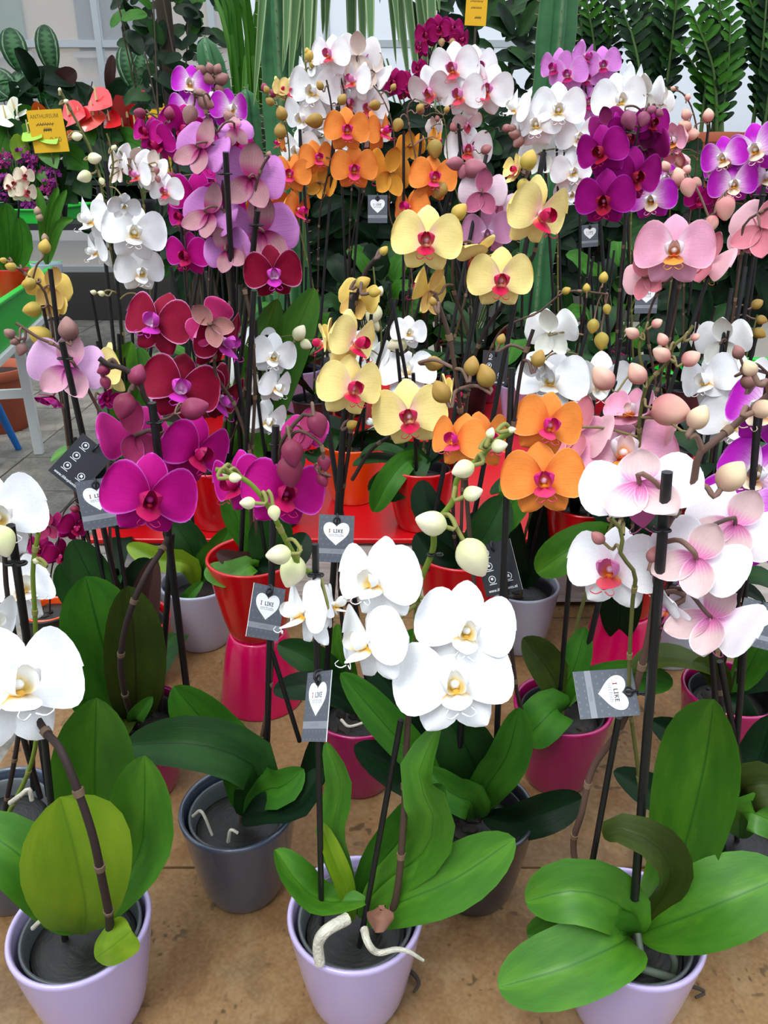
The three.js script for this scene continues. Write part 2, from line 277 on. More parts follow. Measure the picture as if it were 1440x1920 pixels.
// ------------------------------------------------------------------ the greenhouse: floor, walls, roof
const TABLE_Y = 0.70, TIER_Y = 0.857;
{
  const floor = struct('floor');
  const slab = std(128, 122, 112, 0.85);
  part(floor, 'slab', box(13, 0.2, 16, 0, -0.118, -4.5), slab);
  const tiles = [0, 1, 2, 3, 4].map((k) => new THREE.MeshPhysicalMaterial({ name: 'concrete_tile', roughness: 0.82, map: tex(128, 128, (x, y) => {
    const n = fbm(x * 6 + k * 9, y * 6 + k * 3), f = fbm(x * 50 + k, y * 50, 3), st = smooth(0.62, 0.75, fbm(x * 3 + k * 7, y * 4 + 3));
    const b = 118 + k * 4 + (n - 0.5) * 40 + (f - 0.5) * 34 - st * 26; return [b * 1.0, b * 0.955, b * 0.88];
  }), bumpMap: null }));
  const g = new RoundedBoxGeometry(0.492, 0.03, 0.492, 1, 0.004), r = rng(5);
  for (let i = 0; i < 9; i++) for (let j = 0; j < 17; j++) {
    const x = -0.56 - 0.5 * i + 0.25, z = -0.68 - 0.5 * j + 0.25;
    const m = part(floor, 'tile', g, tiles[Math.floor(r() * 5)]); m.position.set(x, -0.016 + (r() - 0.5) * 0.003, z); m.rotation.y = Math.floor(r() * 4) * Math.PI / 2;
  }
  const alu = std(176, 180, 184, 0.45, { metalness: 0.5 }), sheet = std(226, 230, 234, 0.36, { transmission: 0.9, thickness: 0, name: 'polycarbonate_sheet' }), kerb = std(70, 68, 64, 0.9);
  const glass = std(246, 250, 252, 0.02, { transmission: 1, thickness: 0, name: 'roof_glass' });
  const wall = (name, len, at, turn) => {
    const w = struct(name); w.position.copy(at); w.rotation.y = turn;
    part(w, 'kerb', box(len, 0.5, 0.12, 0, 0.25, 0), kerb);
    const n = Math.round(len / 1.05), s = len / n;
    for (let i = 0; i < n; i++) part(w, 'wall_panel', box(s - 0.05, 3.35, 0.012, -len / 2 + s * (i + 0.5), 2.18, 0), sheet);
    for (let i = 0; i <= n; i++) part(w, 'mullion', box(0.06, 3.4, 0.07, -len / 2 + s * i, 2.2, 0), alu);
    for (const y of [0.53, 2.6, 3.87]) part(w, 'rail', box(len, 0.06, 0.06, 0, y, 0), alu);
  };
  wall('wall_back', 12, V(0, 0, -8.6), 0); wall('wall_front', 12, V(0, 0, 3.2), 0);
  wall('wall_left', 11.8, V(-6, 0, -2.7), Math.PI / 2); wall('wall_right', 11.8, V(6, 0, -2.7), Math.PI / 2);
  const roof = struct('ceiling');
  for (let i = 0; i < 8; i++) for (let j = 0; j < 6; j++) part(roof, 'roof_pane', box(1.46, 0.006, 1.9, -5.25 + 1.5 * i, 3.95, -7.62 + 1.97 * j), glass);
  for (let i = 0; i <= 8; i++) part(roof, 'rafter', box(0.05, 0.09, 11.9, -6 + 1.5 * i, 3.95, -2.7), alu);
  for (let j = 0; j <= 6; j++) part(roof, 'purlin', box(12, 0.05, 0.05, 0, 3.93, -8.6 + 1.97 * j), alu);
}

// ------------------------------------------------------------------ the display table and the raised tier on it
const wood = (seed, asp) => new THREE.MeshPhysicalMaterial({ name: 'worn_plywood', roughness: 0.58, specularIntensity: 0.5, map: tex(1400, 320, (x0, y) => {
  const x = x0 * asp, gr = fbm(x * 6 + seed, y * 50 + seed, 3), big = fbm(x * 4 + seed * 3, y * 4 + 2), st = smooth(0.55, 0.72, fbm(x * 5 + seed, y * 5 + seed * 2)), fine = fbm(x * 140, y * 140, 2), dots = smooth(0.8, 0.86, vnoise(x * 70 + seed, y * 70)) * smooth(0.5, 0.7, fbm(x * 8, y * 8 + seed));
  const blot = smooth(0.5, 0.66, fbm(x * 7 + seed * 2, y * 6 + seed)), pale = smooth(0.55, 0.7, fbm(x * 9 + 31, y * 8 + seed));
  let k = mixc([126, 95, 61], [149, 116, 78], big * 0.8 + (gr - 0.5) * 0.16);
  k = mixc(k, [96, 80, 60], st * 0.5); k = mixc(k, [104, 72, 42], blot * 0.45); k = mixc(k, [150, 126, 92], pale * 0.4); k = mixc(k, [60, 46, 32], dots * 0.6);
  const f = (fine - 0.5) * 24; return [k[0] + f, k[1] + f, k[2] + f];
}) });
{
  const t = thing('display_table', 'long brown plywood table carrying all the potted orchids', 'table', V(0, 0, 0));
  const x0 = -0.578, x1 = 1.62, w = x1 - x0, cx = (x0 + x1) / 2, cuts = [-0.3, -0.719, -1.32, -1.98, -2.72];
  for (let i = 0; i < 4; i++) part(t, 'board', box(w, 0.03, cuts[i] - cuts[i + 1] - 0.002, cx, TABLE_Y - 0.015, (cuts[i] + cuts[i + 1]) / 2, 0.003), wood(i * 7 + 1, w / (cuts[i] - cuts[i + 1])));
  const steel = std(150, 152, 154, 0.5, { metalness: 0.4 });
  part(t, 'frame', merge([box(w - 0.1, 0.05, 0.04, cx, TABLE_Y - 0.056, -0.36), box(w - 0.1, 0.05, 0.04, cx, TABLE_Y - 0.056, -2.66), box(0.04, 0.05, 2.3, x0 + 0.06, TABLE_Y - 0.056, -1.51), box(0.04, 0.05, 2.3, x1 - 0.06, TABLE_Y - 0.056, -1.51)]), steel);
  for (const [x, z] of [[x0 + 0.06, -0.36], [x1 - 0.06, -0.36], [x0 + 0.06, -2.66], [x1 - 0.06, -2.66]]) part(t, 'leg', box(0.045, TABLE_Y - 0.08, 0.045, x, (TABLE_Y - 0.08) / 2, z), steel);
  const p = thing('display_platform', 'low platform with red top and clear plastic wrapped front behind the front pots', 'platform', V(cx, TABLE_Y, -1.354));
  const h = TIER_Y - TABLE_Y;
  const film = std(206, 200, 196, 0.28, { clearcoat: 0.9, clearcoatRoughness: 0.15, bumpScale: 0.004, bumpMap: tex(256, 128, (x, y) => { const f = 255 * fbm(x * 26 + 4 * fbm(x * 6, y * 6), y * 7); return [f, f, f]; }, false) });
  const red = std(204, 10, 22, 0.34, { clearcoat: 0.4, clearcoatRoughness: 0.3 });
  part(p, 'base', box(w - 0.006, h - 0.03, 1.29, 0, (h - 0.03) / 2 + 0.012, -0.65), film, 'plastic wrapped grey base');
  part(p, 'top', box(w, 0.012, 1.3, 0, h - 0.006, -0.65, 0.004), red, 'glossy red top sheet');
  part(p, 'foot_strip', box(w - 0.05, 0.012, 1.2, 0, 0.006, -0.66), std(26, 22, 20, 0.8));
}

// ------------------------------------------------------------------ pots
const GLAZE = {
  lilac: std(186, 170, 214, 0.24, { clearcoat: 0.7, clearcoatRoughness: 0.12 }), slate: std(60, 70, 86, 0.26, { clearcoat: 0.8, clearcoatRoughness: 0.12 }),
  charcoal: std(40, 44, 50, 0.3, { clearcoat: 0.6, clearcoatRoughness: 0.16 }), magenta: std(154, 4, 84, 0.26, { clearcoat: 0.6, clearcoatRoughness: 0.15 }),
  red: std(200, 5, 16, 0.25, { clearcoat: 0.6, clearcoatRoughness: 0.14 }), pink: std(208, 4, 84, 0.26, { clearcoat: 0.6, clearcoatRoughness: 0.14 }),
  silver: std(172, 180, 198, 0.34, { clearcoat: 0.4, clearcoatRoughness: 0.2 }), orange: std(238, 80, 14, 0.26, { clearcoat: 0.6, clearcoatRoughness: 0.14 }),
  plum: std(98, 14, 40, 0.3, { clearcoat: 0.5 }),
};
function lathe(profile, seg = 56) { return new THREE.LatheGeometry(profile.map(([x, y]) => new THREE.Vector2(x, y)), seg); }
const potGeo = {};
function cachepot(R, rb, h) {
  const key = [R, rb, h].join(); if (potGeo[key]) return potGeo[key];
  const o = [[0.0005, 0], [rb - 0.004, 0], [rb - 0.0012, 0.0012], [rb, 0.004]], i = [];
  for (let k = 1; k <= 14; k++) { const y = 0.004 + (h - 0.010) * k / 14; o.push([rb + (R - rb) * Math.pow(k / 14, 0.72), y]); }
  o.push([R + 0.0006, h - 0.003], [R - 0.0004, h - 0.0008], [R - 0.0022, h], [R - 0.0042, h - 0.001], [R - 0.0056, h - 0.0036]);
  for (let k = 13; k >= 0; k--) { const y = 0.010 + (h - 0.020) * k / 14; i.push([rb - 0.005 + (R - rb) * Math.pow(k / 14, 0.72), y]); }
  return (potGeo[key] = lathe([...o, ...i, [0.0005, 0.010]]));
}
const POT_H = 0.13;
function pot(label, glaze, px, py, { surf = TABLE_Y, over = false, R = 0.0685, rb = 0.046, h = POT_H, group } = {}) {
  const b = onLevel(px, py, surf + h); b.y = surf;
  const t = thing('ceramic_pot', label, 'pot', b, group ?? `${glaze} glazed pots on the orchid display`), m = part(t, 'pot_wall', cachepot(R, rb, h), GLAZE[glaze]);
  if (over) { m.rotation.x = Math.PI; m.position.y = h; }
  return b;
}
const nurseryGeo = lathe([[0.0005, 0], [0.042, 0], [0.0555, 0.104], [0.0585, 0.105], [0.0585, 0.109], [0.0553, 0.109], [0.0537, 0.1], [0.0408, 0.002], [0.0005, 0.002]], 44);
const nurseryMat = std(120, 126, 128, 0.3, { transmission: 0.45, thickness: 0, name: 'smoky_plastic' }), nurseryBlack = std(30, 30, 32, 0.45);
const mixMat = std(40, 42, 38, 0.5, { bumpScale: 0.0005, bumpMap: tex(256, 256, (x, y) => { const f = 255 * fbm(x * 22, y * 22); return [f, f, f]; }, false), map: tex(256, 256, (x, y) => { const k = fbm(x * 20 + 3, y * 20), c = smooth(0.62, 0.72, fbm(x * 14 + 9, y * 14)); return mixc([140 + 110 * (k - 0.5), 132 + 100 * (k - 0.5), 120 + 90 * (k - 0.5)], [230, 176, 120], c * 0.7); }) });
const mixGeo = (() => { const g = new THREE.CylinderGeometry(0.0515, 0.0425, 0.085, 32, 1); const t = new THREE.SphereGeometry(0.0515, 32, 6, 0, Math.PI * 2, 0, Math.PI / 2); t.scale(1, 0.12, 1); t.translate(0, 0.0425, 0); const m = merge([g, t]); m.translate(0, 0.045, 0); return m; })();
const barkGeo = (() => { const r = rng(31), l = []; for (let i = 0; i < 12; i++) { const g = new THREE.DodecahedronGeometry(0.004 + r() * 0.003, 0); g.scale(1 + r(), 0.5, 0.8 + r() * 0.5); g.rotateY(r() * 6); g.rotateZ(r() - 0.5); const a = r() * 6.3, d = Math.sqrt(r()) * 0.044; g.translate(Math.cos(a) * d, 0.0915 + 0.004 * (1 - d / 0.044), Math.sin(a) * d); l.push(g); } return merge(l); })();
const barkMat = std(40, 34, 28, 0.85), stakeMat = std(16, 15, 17, 0.42), clipMat = std(14, 14, 15, 0.5), rootMat = new THREE.MeshPhysicalMaterial({ color: rgb(206, 200, 182), roughness: 0.7, bumpScale: 0.0015, bumpMap: mixMat.bumpMap });

// ------------------------------------------------------------------ facing: a turn relative to the line of sight
function facing(at, yaw, pitch, roll) {
  const back = V(0, EYE, 0).sub(at).normalize(), right = CAM_UP.clone().cross(back).normalize(), up = back.clone().cross(right);
  const q = new THREE.Quaternion().setFromRotationMatrix(new THREE.Matrix4().makeBasis(right, up, back));
  return q.multiply(new THREE.Quaternion().setFromEuler(new THREE.Euler(0, 0, -rad(roll)))).multiply(new THREE.Quaternion().setFromEuler(new THREE.Euler(0, rad(yaw), 0))).multiply(new THREE.Quaternion().setFromEuler(new THREE.Euler(-rad(pitch), 0, 0)));
}

// ------------------------------------------------------------------ leaves along a curve
function leafAlong(points, width, { tw = 0, fold = 0.36, a = 0.5, b = 2.6, e = 0.55, thick = 0.0026, nu = 12, nv = 14, wave = 0, eye = V(0, EYE, 0), uv = null, face = null } = {}) {
  const curve = points.length === 2 ? new THREE.LineCurve3(...points) : new THREE.CatmullRomCurve3(points, false, 'centripetal'), T = V(0, 0, 0), N = V(0, 0, 0), S = V(0, 0, 0), C = V(0, 0, 0), cache = {};
  const frame = (v) => cache[v] ??= (() => {
    const c = curve.getPointAt(Math.min(1, v)), t = curve.getTangentAt(Math.min(1, v)), n = (face ? face.clone() : eye.clone().sub(c).normalize());
    n.addScaledVector(t, -n.dot(t)).normalize(); n.applyAxisAngle(t, rad(typeof tw === 'function' ? tw(v) : tw)); return [c, t, n, t.clone().cross(n)];
  })();
  return blade({ L: curve.getLength(), W: width, a, b, e, nu, nv, thick, zf: (U, v, w) => fold * Math.pow(Math.abs(U), 1.06) * w + wave * Math.sin(v * 9 + U * 2) * Math.abs(U) * w,
    at: (q, U, v, w, x, z) => { const [c, t, n, s] = frame(v); q.copy(c).addScaledVector(s, x).addScaledVector(n, z); }, ...(uv ?? {}) });
}

// ------------------------------------------------------------------ orchids
const STEM = { brown: [78, 60, 50], green: [108, 128, 44], dark: [50, 38, 36], olive: [96, 96, 50], tan: [150, 124, 100], mauve: [98, 74, 64] };
function orchid(label, cult, base, build, { d = -base.z, inPot = true, group, crown = V(0, 0.118, 0), clear = false } = {}) {
  const root = thing('orchid', label, 'orchid', base, group ?? 'potted orchids on the display table'), eye = V(0, EYE, 0).sub(base), stems = [];
  const lift = inPot ? 0.0105 : 0, L = (x, y, dd = 0) => P(x, y, d + dd).sub(base), ppx = (y, dd = 0) => perPixel(y, d + dd);
  const np = part(root, 'nursery_pot', nurseryGeo, clear ? nurseryMat : nurseryBlack); np.position.y = lift;
  const mx = part(root, 'potting_mix', mixGeo, mixMat); mx.position.y = lift;
  if (!clear) { const bk = part(root, 'bark', barkGeo, barkMat); bk.position.y = lift; bk.userData.kind = 'stuff'; }
  const p = {
    root, L, base, crown,
    stake(x, y, bx, by, { dd = 0, r = 0.0034, bd = 0 } = {}) {
      const top = L(x, y, dd), bot = bx === undefined ? V(0.012 * Math.sign(top.x || 1), 0.075, -0.01) : by === undefined ? V(bx, 0.075, -0.012) : L(bx, by, bd);
      part(root, 'support_stake', rod(bot, top, r, 8), stakeMat); return p;
    },
    stem(pts, { r = 0.0026, col = 'brown', free = false, dd = 0, from = [0, 0] } = {}) {
      const q = pts.map(([x, y, e = 0]) => L(x, y, dd + e)); if (!free) { q.unshift(V(crown.x + from[0], crown.y - 0.02, crown.z + from[1])); }
      const g = paint(tube(q, r, Math.max(14, q.length * 6), 7, 0.75), STEM[col]), list = [bare(g)], curve = new THREE.CatmullRomCurve3(q, false, 'centripetal');
      const len = curve.getLength(); for (let s = 0.06; s < len; s += 0.075) { const c = curve.getPointAt(s / len), t = curve.getTangentAt(s / len); list.push(bare(paint(rod(c.clone().addScaledVector(t, -0.003), c.clone().addScaledVector(t, 0.003), r * 1.06, 8, r * 1.16), mixc(STEM[col], [166, 136, 104], 0.5)))); }
      const samples = curve.getSpacedPoints(60); stems.push({ list, samples, r, col }); return p;
    },
    near(at) { let best = null, bd = 1e9, w = null; for (const s of stems) for (const c of s.samples) { const k = c.distanceTo(at); if (k < bd) { bd = k; best = s; w = c; } } return [best, w, bd]; },
    stalk(from, dir, reach = 0.02, col) {
      const [s, w] = p.near(from); if (!s) return; const mid = from.clone().addScaledVector(dir, reach * 0.7), end = w;
      s.list.push(bare(paint(tube([end, end.clone().lerp(mid, 0.55).add(V(0, 0.006, 0)), mid, from], s.r * 0.62, 10, 6), col ?? mixc(STEM[s.col], [190, 150, 130], 0.35))));
    },
    fl(x, y, w, yaw = 0, pitch = 0, roll = 0, { dd = 0, style = 'phal', c = cult, n, alone = false, ds = 1 } = {}) {
      const at = L(x, y, dd), f = makeFlower(c, style, w * ppx(y, dd), n, ds); f.position.copy(at); f.quaternion.copy(facing(at.clone().add(base), yaw, pitch, roll)); root.add(f);
      const back = V(0, 0, -1).applyQuaternion(f.quaternion); if (!alone) p.stalk(at.clone().addScaledVector(back, w * ppx(y, dd) * 0.03), back, 0.022); return p;
    },
    bud(x, y, len, ang = null, { dd = -0.012, c = cult, fore = 0 } = {}) {   // x, y: the bud's middle; ang: where its tip points, clockwise from up
      const at = L(x, y, dd), k = len * ppx(y, dd), [s, w] = p.near(at), dir = V(0, 1, 0);
      if (ang === null) { dir.copy(at).sub(w); if (dir.length() < 0.003) dir.set(0.3, 1, 0.5); dir.normalize().add(V(0, 0.15, 0.2)).normalize(); } else dir.set(Math.sin(rad(ang)), Math.cos(rad(ang)) * CP, -Math.cos(rad(ang)) * SP + fore).normalize();
      const [c0, c1] = CULT[c].bud, m = part(root, 'bud', budShape(c0, c1), tinted), b0 = at.clone().addScaledVector(dir, -k / 2);
      m.quaternion.setFromUnitVectors(V(0, 1, 0), dir); m.scale.setScalar(k); m.position.copy(b0); p.stalk(b0.clone().addScaledVector(dir, k * 0.05), dir.clone().negate(), 0.012); return p;
    },
    buds(list, c) { for (const [x, y, l, a = null, dd = -0.012] of list) p.bud(x, y, l, a, { dd, c: c ?? cult }); return p; },
    clip(x, y, { dd = 0, w = 14, roll = 0 } = {}) {
      const at = L(x, y, dd), k = ppx(y, dd) * w, g = [box(k * 1.4, k * 0.34, k * 0.4, 0, 0, 0), ...[-0.55, 0.55].map((s) => { const t = new THREE.TorusGeometry(k * 0.42, k * 0.13, 6, 14); t.rotateX(Math.PI / 2); t.translate(k * s, 0, 0); return t; })].map(bare);
      const m = part(root, 'stem_clip', mergeGeometries(g), clipMat); m.position.copy(at); m.rotation.z = rad(-roll); return p;
    },
    leaf(pts, w, mat = 'mid', o = {}) {
      const last = pts[pts.length - 1], q = pts.map(([x, y, e = 0]) => L(x, y, e)); if (o.crown !== false && o.free !== true) q.unshift(crown.clone().add(V((q[0].x - crown.x) * 0.15, 0, (q[0].z - crown.z) * 0.15)));
      const mid = pts[Math.floor(pts.length / 2)];
      part(root, 'leaf', leafAlong(q, w * ppx(mid[1], mid[2] ?? 0), { eye, ...o }), LEAF[mat]); return p;
    },
    rosette(n, len, mats = ['mid', 'dark'], seed = 1, rise = 0.5) {
      const r = rng(seed * 71 + 3), a0 = r() * 6.28;
      for (let i = 0; i < n; i++) {
        const a = a0 + (i % 2) * Math.PI + (r() - 0.5) * 0.9, l = len * (0.75 + r() * 0.4), h = rise * (0.4 + r() * 0.8), dx = Math.cos(a), dz = Math.sin(a);
        const q = [crown.clone(), crown.clone().add(V(dx * l * 0.35, l * h * 0.62, dz * l * 0.35)), crown.clone().add(V(dx * l * 0.75, l * h * 0.8, dz * l * 0.75)), crown.clone().add(V(dx * l, l * h * 0.55, dz * l))];
        part(root, 'leaf', leafAlong(q, l * (0.36 + r() * 0.1), { eye, face: V(0, 1, 0), fold: 0.2 }), LEAF[mats[i % mats.length]]);
      } return p;
    },
    root_(pts, w, taper = 0.8, mat = rootMat, label = 'pale aerial root') { const q = pts.map(([x, y, e = 0]) => L(x, y, e)); part(root, 'root', tube(q, w * ppx(pts[0][1]) / 2, 24, 8, taper), mat, label); return p; },
  };
  build(p);
  if (base.y === TIER_Y) { const r = rng(Math.round(base.x * 1000 + 5000)); for (let k = 0; k < 2; k++) { const a = r() * 6.28, h = 0.26 + r() * 0.2; part(root, 'support_stake', rod(V(Math.cos(a) * 0.02, 0.07, Math.sin(a) * 0.02), V(Math.cos(a) * 0.05, h, Math.sin(a) * 0.05), 0.0034, 8), stakeMat); } }
  for (const s of stems) part(root, 'flower_stem', mergeGeometries(s.list), barky);
  return p;
}

// ------------------------------------------------------------------ hanging tags
function canvasTex(w, h, draw) { const c = document.createElement('canvas'); c.width = w; c.height = h; draw(c.getContext('2d'), w, h); const t = new THREE.CanvasTexture(c); t.colorSpace = THREE.SRGBColorSpace; t.magFilter = THREE.LinearFilter; return t; }
function heart(g, x, y, s) { g.beginPath(); g.moveTo(x, y + s * 0.95); g.bezierCurveTo(x - s * 0.35, y + s * 0.6, x - s, y + s * 0.25, x - s, y - s * 0.3); g.bezierCurveTo(x - s, y - s * 0.85, x - s * 0.3, y - s * 0.95, x, y - s * 0.45); g.bezierCurveTo(x + s * 0.3, y - s * 0.95, x + s, y - s * 0.85, x + s, y - s * 0.3); g.bezierCurveTo(x + s, y + s * 0.25, x + s * 0.35, y + s * 0.6, x, y + s * 0.95); g.closePath(); g.fill(); }
const tagFront = new THREE.MeshPhysicalMaterial({ name: 'tag_front', roughness: 0.42, map: canvasTex(320, 420, (g, w, h) => {
  g.fillStyle = '#585d66'; g.fillRect(0, 0, w, h); g.fillStyle = '#6c727c';
  for (let i = 0; i < 7; i++) for (let j = 0; j < 9; j++) heart(g, 24 + i * 46 + (j % 2) * 20, 24 + j * 48, 8);
  g.fillStyle = '#8a8d94'; g.fillRect(0, 300, w, 44); g.fillStyle = '#6b6f78'; g.font = '30px sans-serif'; g.textAlign = 'center'; g.fillText('orchids', w / 2, 332);
  g.fillStyle = '#f4f4f6'; heart(g, w / 2, 158, 118);
  g.fillStyle = '#3a3a40'; g.font = 'bold 44px sans-serif'; g.fillText('LIKE', w / 2 + 16, 158); g.fillStyle = '#8c2030'; g.fillText('I', w / 2 - 62, 158);
  g.fillStyle = '#85868c'; g.font = '38px serif'; g.fillText('orchids', w / 2, 192);
}) });
const tagBack = new THREE.MeshPhysicalMaterial({ name: 'tag_back', roughness: 0.45, map: canvasTex(320, 420, (g, w, h) => {
  g.fillStyle = '#23262c'; g.fillRect(0, 0, w, h); g.strokeStyle = g.fillStyle = '#e6e8ec'; g.lineWidth = 6;
  for (const [x, y] of [[86, 70], [86, 180], [86, 290], [230, 290]]) { g.beginPath(); g.arc(x, y, 28, 0, 7); g.stroke(); g.beginPath(); g.arc(x, y - 4, 11, 0, 7); g.fill(); g.fillRect(x - 32, y + 36, 64, 6); }
  g.font = 'bold 28px sans-serif'; g.textAlign = 'center'; g.fillText('www.ilikeplants.nl', w / 2, 392); g.font = 'bold 34px sans-serif'; g.fillText('IL', 232, 300);
}) });
const tagEdge = std(220, 220, 222, 0.5), loopMat = std(18, 18, 20, 0.5), rootGreen = std(74, 84, 70, 0.6);
const tagGeo = box(0.039, 0.052, 0.0008), loopGeo = (() => { const t = new THREE.TorusGeometry(0.0045, 0.0012, 6, 16); t.rotateY(Math.PI / 2); t.translate(0, 0.0225, 0.0); const e = new THREE.TorusGeometry(0.0036, 0.0009, 6, 16); e.translate(0, 0.0195, 0.0005); return mergeGeometries([t, e].map(bare)); })();
function plantTag(label, x, y, D, yaw, pitch, roll, s = 1) {
  const at = P(x, y, D), t = thing('plant_tag', label, 'tag', at, 'square tags hanging from the orchid stakes'), c = part(t, 'card', tagGeo, [tagEdge, tagEdge, tagEdge, tagEdge, tagFront, tagBack]); c.scale.set(s, s, 1);
  const l = part(t, 'loop', loopGeo, loopMat); l.scale.setScalar(s); t.quaternion.copy(facing(at, yaw, pitch, roll)); return t;
}

// ------------------------------------------------------------------ front row: pots and their orchids
const A1 = pot('pale lilac glazed pot in the front left corner of the table', 'lilac', 149, 1728);
const A2 = pot('pale lilac glazed pot at the front middle with aerial roots over its rim', 'lilac', 666, 1705);
const A3 = pot('pale lilac glazed pot in the front right corner under large spreading leaves', 'lilac', 1189, 1730);
const B1 = pot('blue grey glazed pot between the two front left lilac pots', 'slate', 446, 1508);
const B2 = pot('dark grey glazed pot behind the middle lilac pot', 'charcoal', 894, 1512);
const B3 = pot('dark blue grey pot cut off by the left edge of the view', 'slate', -6, 1512);
const B4 = pot('dark grey pot at the right edge behind the tall front leaf', 'charcoal', 1392, 1545);
const C1 = pot('dark magenta pot half hidden behind the left lilac pot leaves', 'magenta', 250, 1335);
const C2 = pot('magenta pot standing in the middle of the table behind the front white orchid', 'magenta', 672, 1322);
const C3 = pot('magenta pot right of centre with a bare grey soil surface', 'magenta', 1056, 1318);
const C4 = pot('magenta pot near the right edge behind the white pink flowers', 'magenta', 1372, 1288);
const stackX = [['left', 483], ['middle', 858], ['right', 1172]], stackY = [1052, 1040, 1012], STACK = stackX.map(([k, x], i) => {
  const b = pot(`pink pot turned upside down under the ${k} one of the three raised red pots`, 'pink', x, stackY[i] + 130, { over: true });
  return b;
});
const raised = ['red pot raised on an upturned pink pot left of the centre', 'red pot raised on an upturned pink pot in the middle behind white flowers', 'red pot raised on an upturned pink pot on the right side'].map((l, i) => {
  const b = STACK[i].clone(); b.y = TABLE_Y + POT_H; const t = thing('ceramic_pot', l, 'pot', b, 'red glazed pots on the orchid display'); part(t, 'pot_wall', cachepot(0.0705, 0.043, 0.138), GLAZE.red); return b;
});
const D2 = pot('light grey pot left of the raised red pot', 'silver', 370, 1087);
const D3 = pot('light grey pot right of centre beside the orange flowers', 'silver', 978, 1092);
const D4 = pot('light grey pot behind the white pink flowers on the right', 'silver', 1268, 1115);
const D6 = pot('red pot standing low at the left behind broad leaves', 'red', 240, 1158);
const D8 = pot('small orange pot at the left table edge behind white flowers', 'orange', 92, 1140, { R: 0.045, rb: 0.034, h: 0.075 });
const TS = { surf: TIER_Y };
const E1 = pot('orange pot on the red platform below the yellow flowers', 'orange', 660, 828, TS);
const E2 = pot('red pot on the platform right of the orange pot', 'red', 790, 870, TS);
const E3 = pot('red pot on the platform behind the fuchsia flowers', 'red', 398, 868, TS);
const E4 = pot('lilac pot on the platform left of the orange pot', 'lilac', 560, 690, TS);
const E5 = pot('magenta pot far back on the platform under the yellow flowers', 'magenta', 905, 672, TS);
const E6 = pot('magenta pot far back on the platform right of the centre', 'magenta', 1130, 664, TS);
const E7 = pot('lilac pot on the platform behind the white flowers right of centre', 'lilac', 985, 720, TS);
const E8 = pot('red pot on the platform at the far right', 'red', 1330, 905, TS);
const E9 = pot('red pot back on the platform below the wine red flower', 'red', 432, 655, TS);
const E10 = pot('red pot on the platform below the large pink flowers', 'red', 1100, 940, TS);
function tierAt(x, y) {   // a place on the platform: the smaller y, the farther back
  const D = Math.min(2.28, Math.max(1.43, 2.25 - (y - 545) * 0.0037)), t = D * CP + (EYE - TIER_Y) * SP;
  return V(((x - 720) / FOCAL) * t, TIER_Y, -D);
}

orchid('white orchid in the front left lilac pot with a broad lime green leaf', 'white', A1, (p) => {
  p.stake(82, 1372, 122, 1762, { dd: 0.02 });
  p.stem([[206, 1730, -0.045], [192, 1650, -0.07], [168, 1545, -0.07], [116, 1410, -0.05], [86, 1372, -0.02], [60, 1330, 0.0]], { r: 0.0042, col: 'dark', from: [0.02, 0.0] });
  p.fl(22, 1288, 262, 18, 6, -8, { dd: -0.01, n: 0 });
  p.leaf([[178, 1580, 0.05], [178, 1440, 0.06], [181, 1308, 0.05]], 150, 'bright', { tw: -6, b: 3.2 });
  p.leaf([[262, 1600, 0.02], [272, 1510, 0.02], [272, 1416, 0.015]], 128, 'bright', { tw: -20, b: 2.8 });
  p.leaf([[160, 1700, -0.03], [140, 1600, -0.035], [112, 1494, -0.03]], 200, 'lime', { tw: 8, b: 4, a: 0.75, fold: 0.22 });
  p.leaf([[75, 1640, -0.01], [20, 1590, -0.01], [-60, 1540, 0]], 120, 'bright', { tw: 0 });
  p.leaf([[180, 1795, -0.045], [205, 1778, -0.05], [247, 1745, -0.05]], 74, 'lime', { a: 0.2, b: 9, e: 0.4, fold: -0.25, free: true });
  p.root_([[62, 1740, -0.02], [80, 1724, -0.035], [108, 1708, -0.03]], 9);
}, { clear: true });

orchid('tall white orchid in the dark pot at the left edge', 'white', B3, (p) => {
  p.stake(20, 985, 92, 1490, { r: 0.0042, dd: -0.05 }); p.stake(40, 1370, 76, 1496); p.stake(58, 1330, 62, 1480, { bd: 0.02 });
  p.stem([[66, 1400, -0.04], [66, 1165, -0.05], [62, 1060, -0.06], [72, 1000, -0.06]], { col: 'green', r: 0.0028 }).stem([[40, 1300, -0.04], [12, 1100, -0.05], [4, 1010, -0.05], [-20, 960, -0.04]], { col: 'dark', r: 0.003 });
  p.clip(30, 1056, { dd: -0.055, w: 20 });
  p.fl(-12, 970, 190, 12, 0, -10, { dd: -0.03, n: 1 }).fl(30, 1108, 150, 30, 10, -20, { dd: 0.03, n: 2 }).fl(-22, 1160, 120, 35, 0, 10, { dd: -0.08, n: 3 });
  p.bud(4, 1015, 62, 160, { dd: -0.075 }).bud(67, 1050, 18, 300, { dd: -0.06 });
  p.root_([[20, 1505, -0.03], [40, 1490, -0.05], [54, 1480, -0.05], [60, 1500, -0.05]], 10);
}, { clear: true });

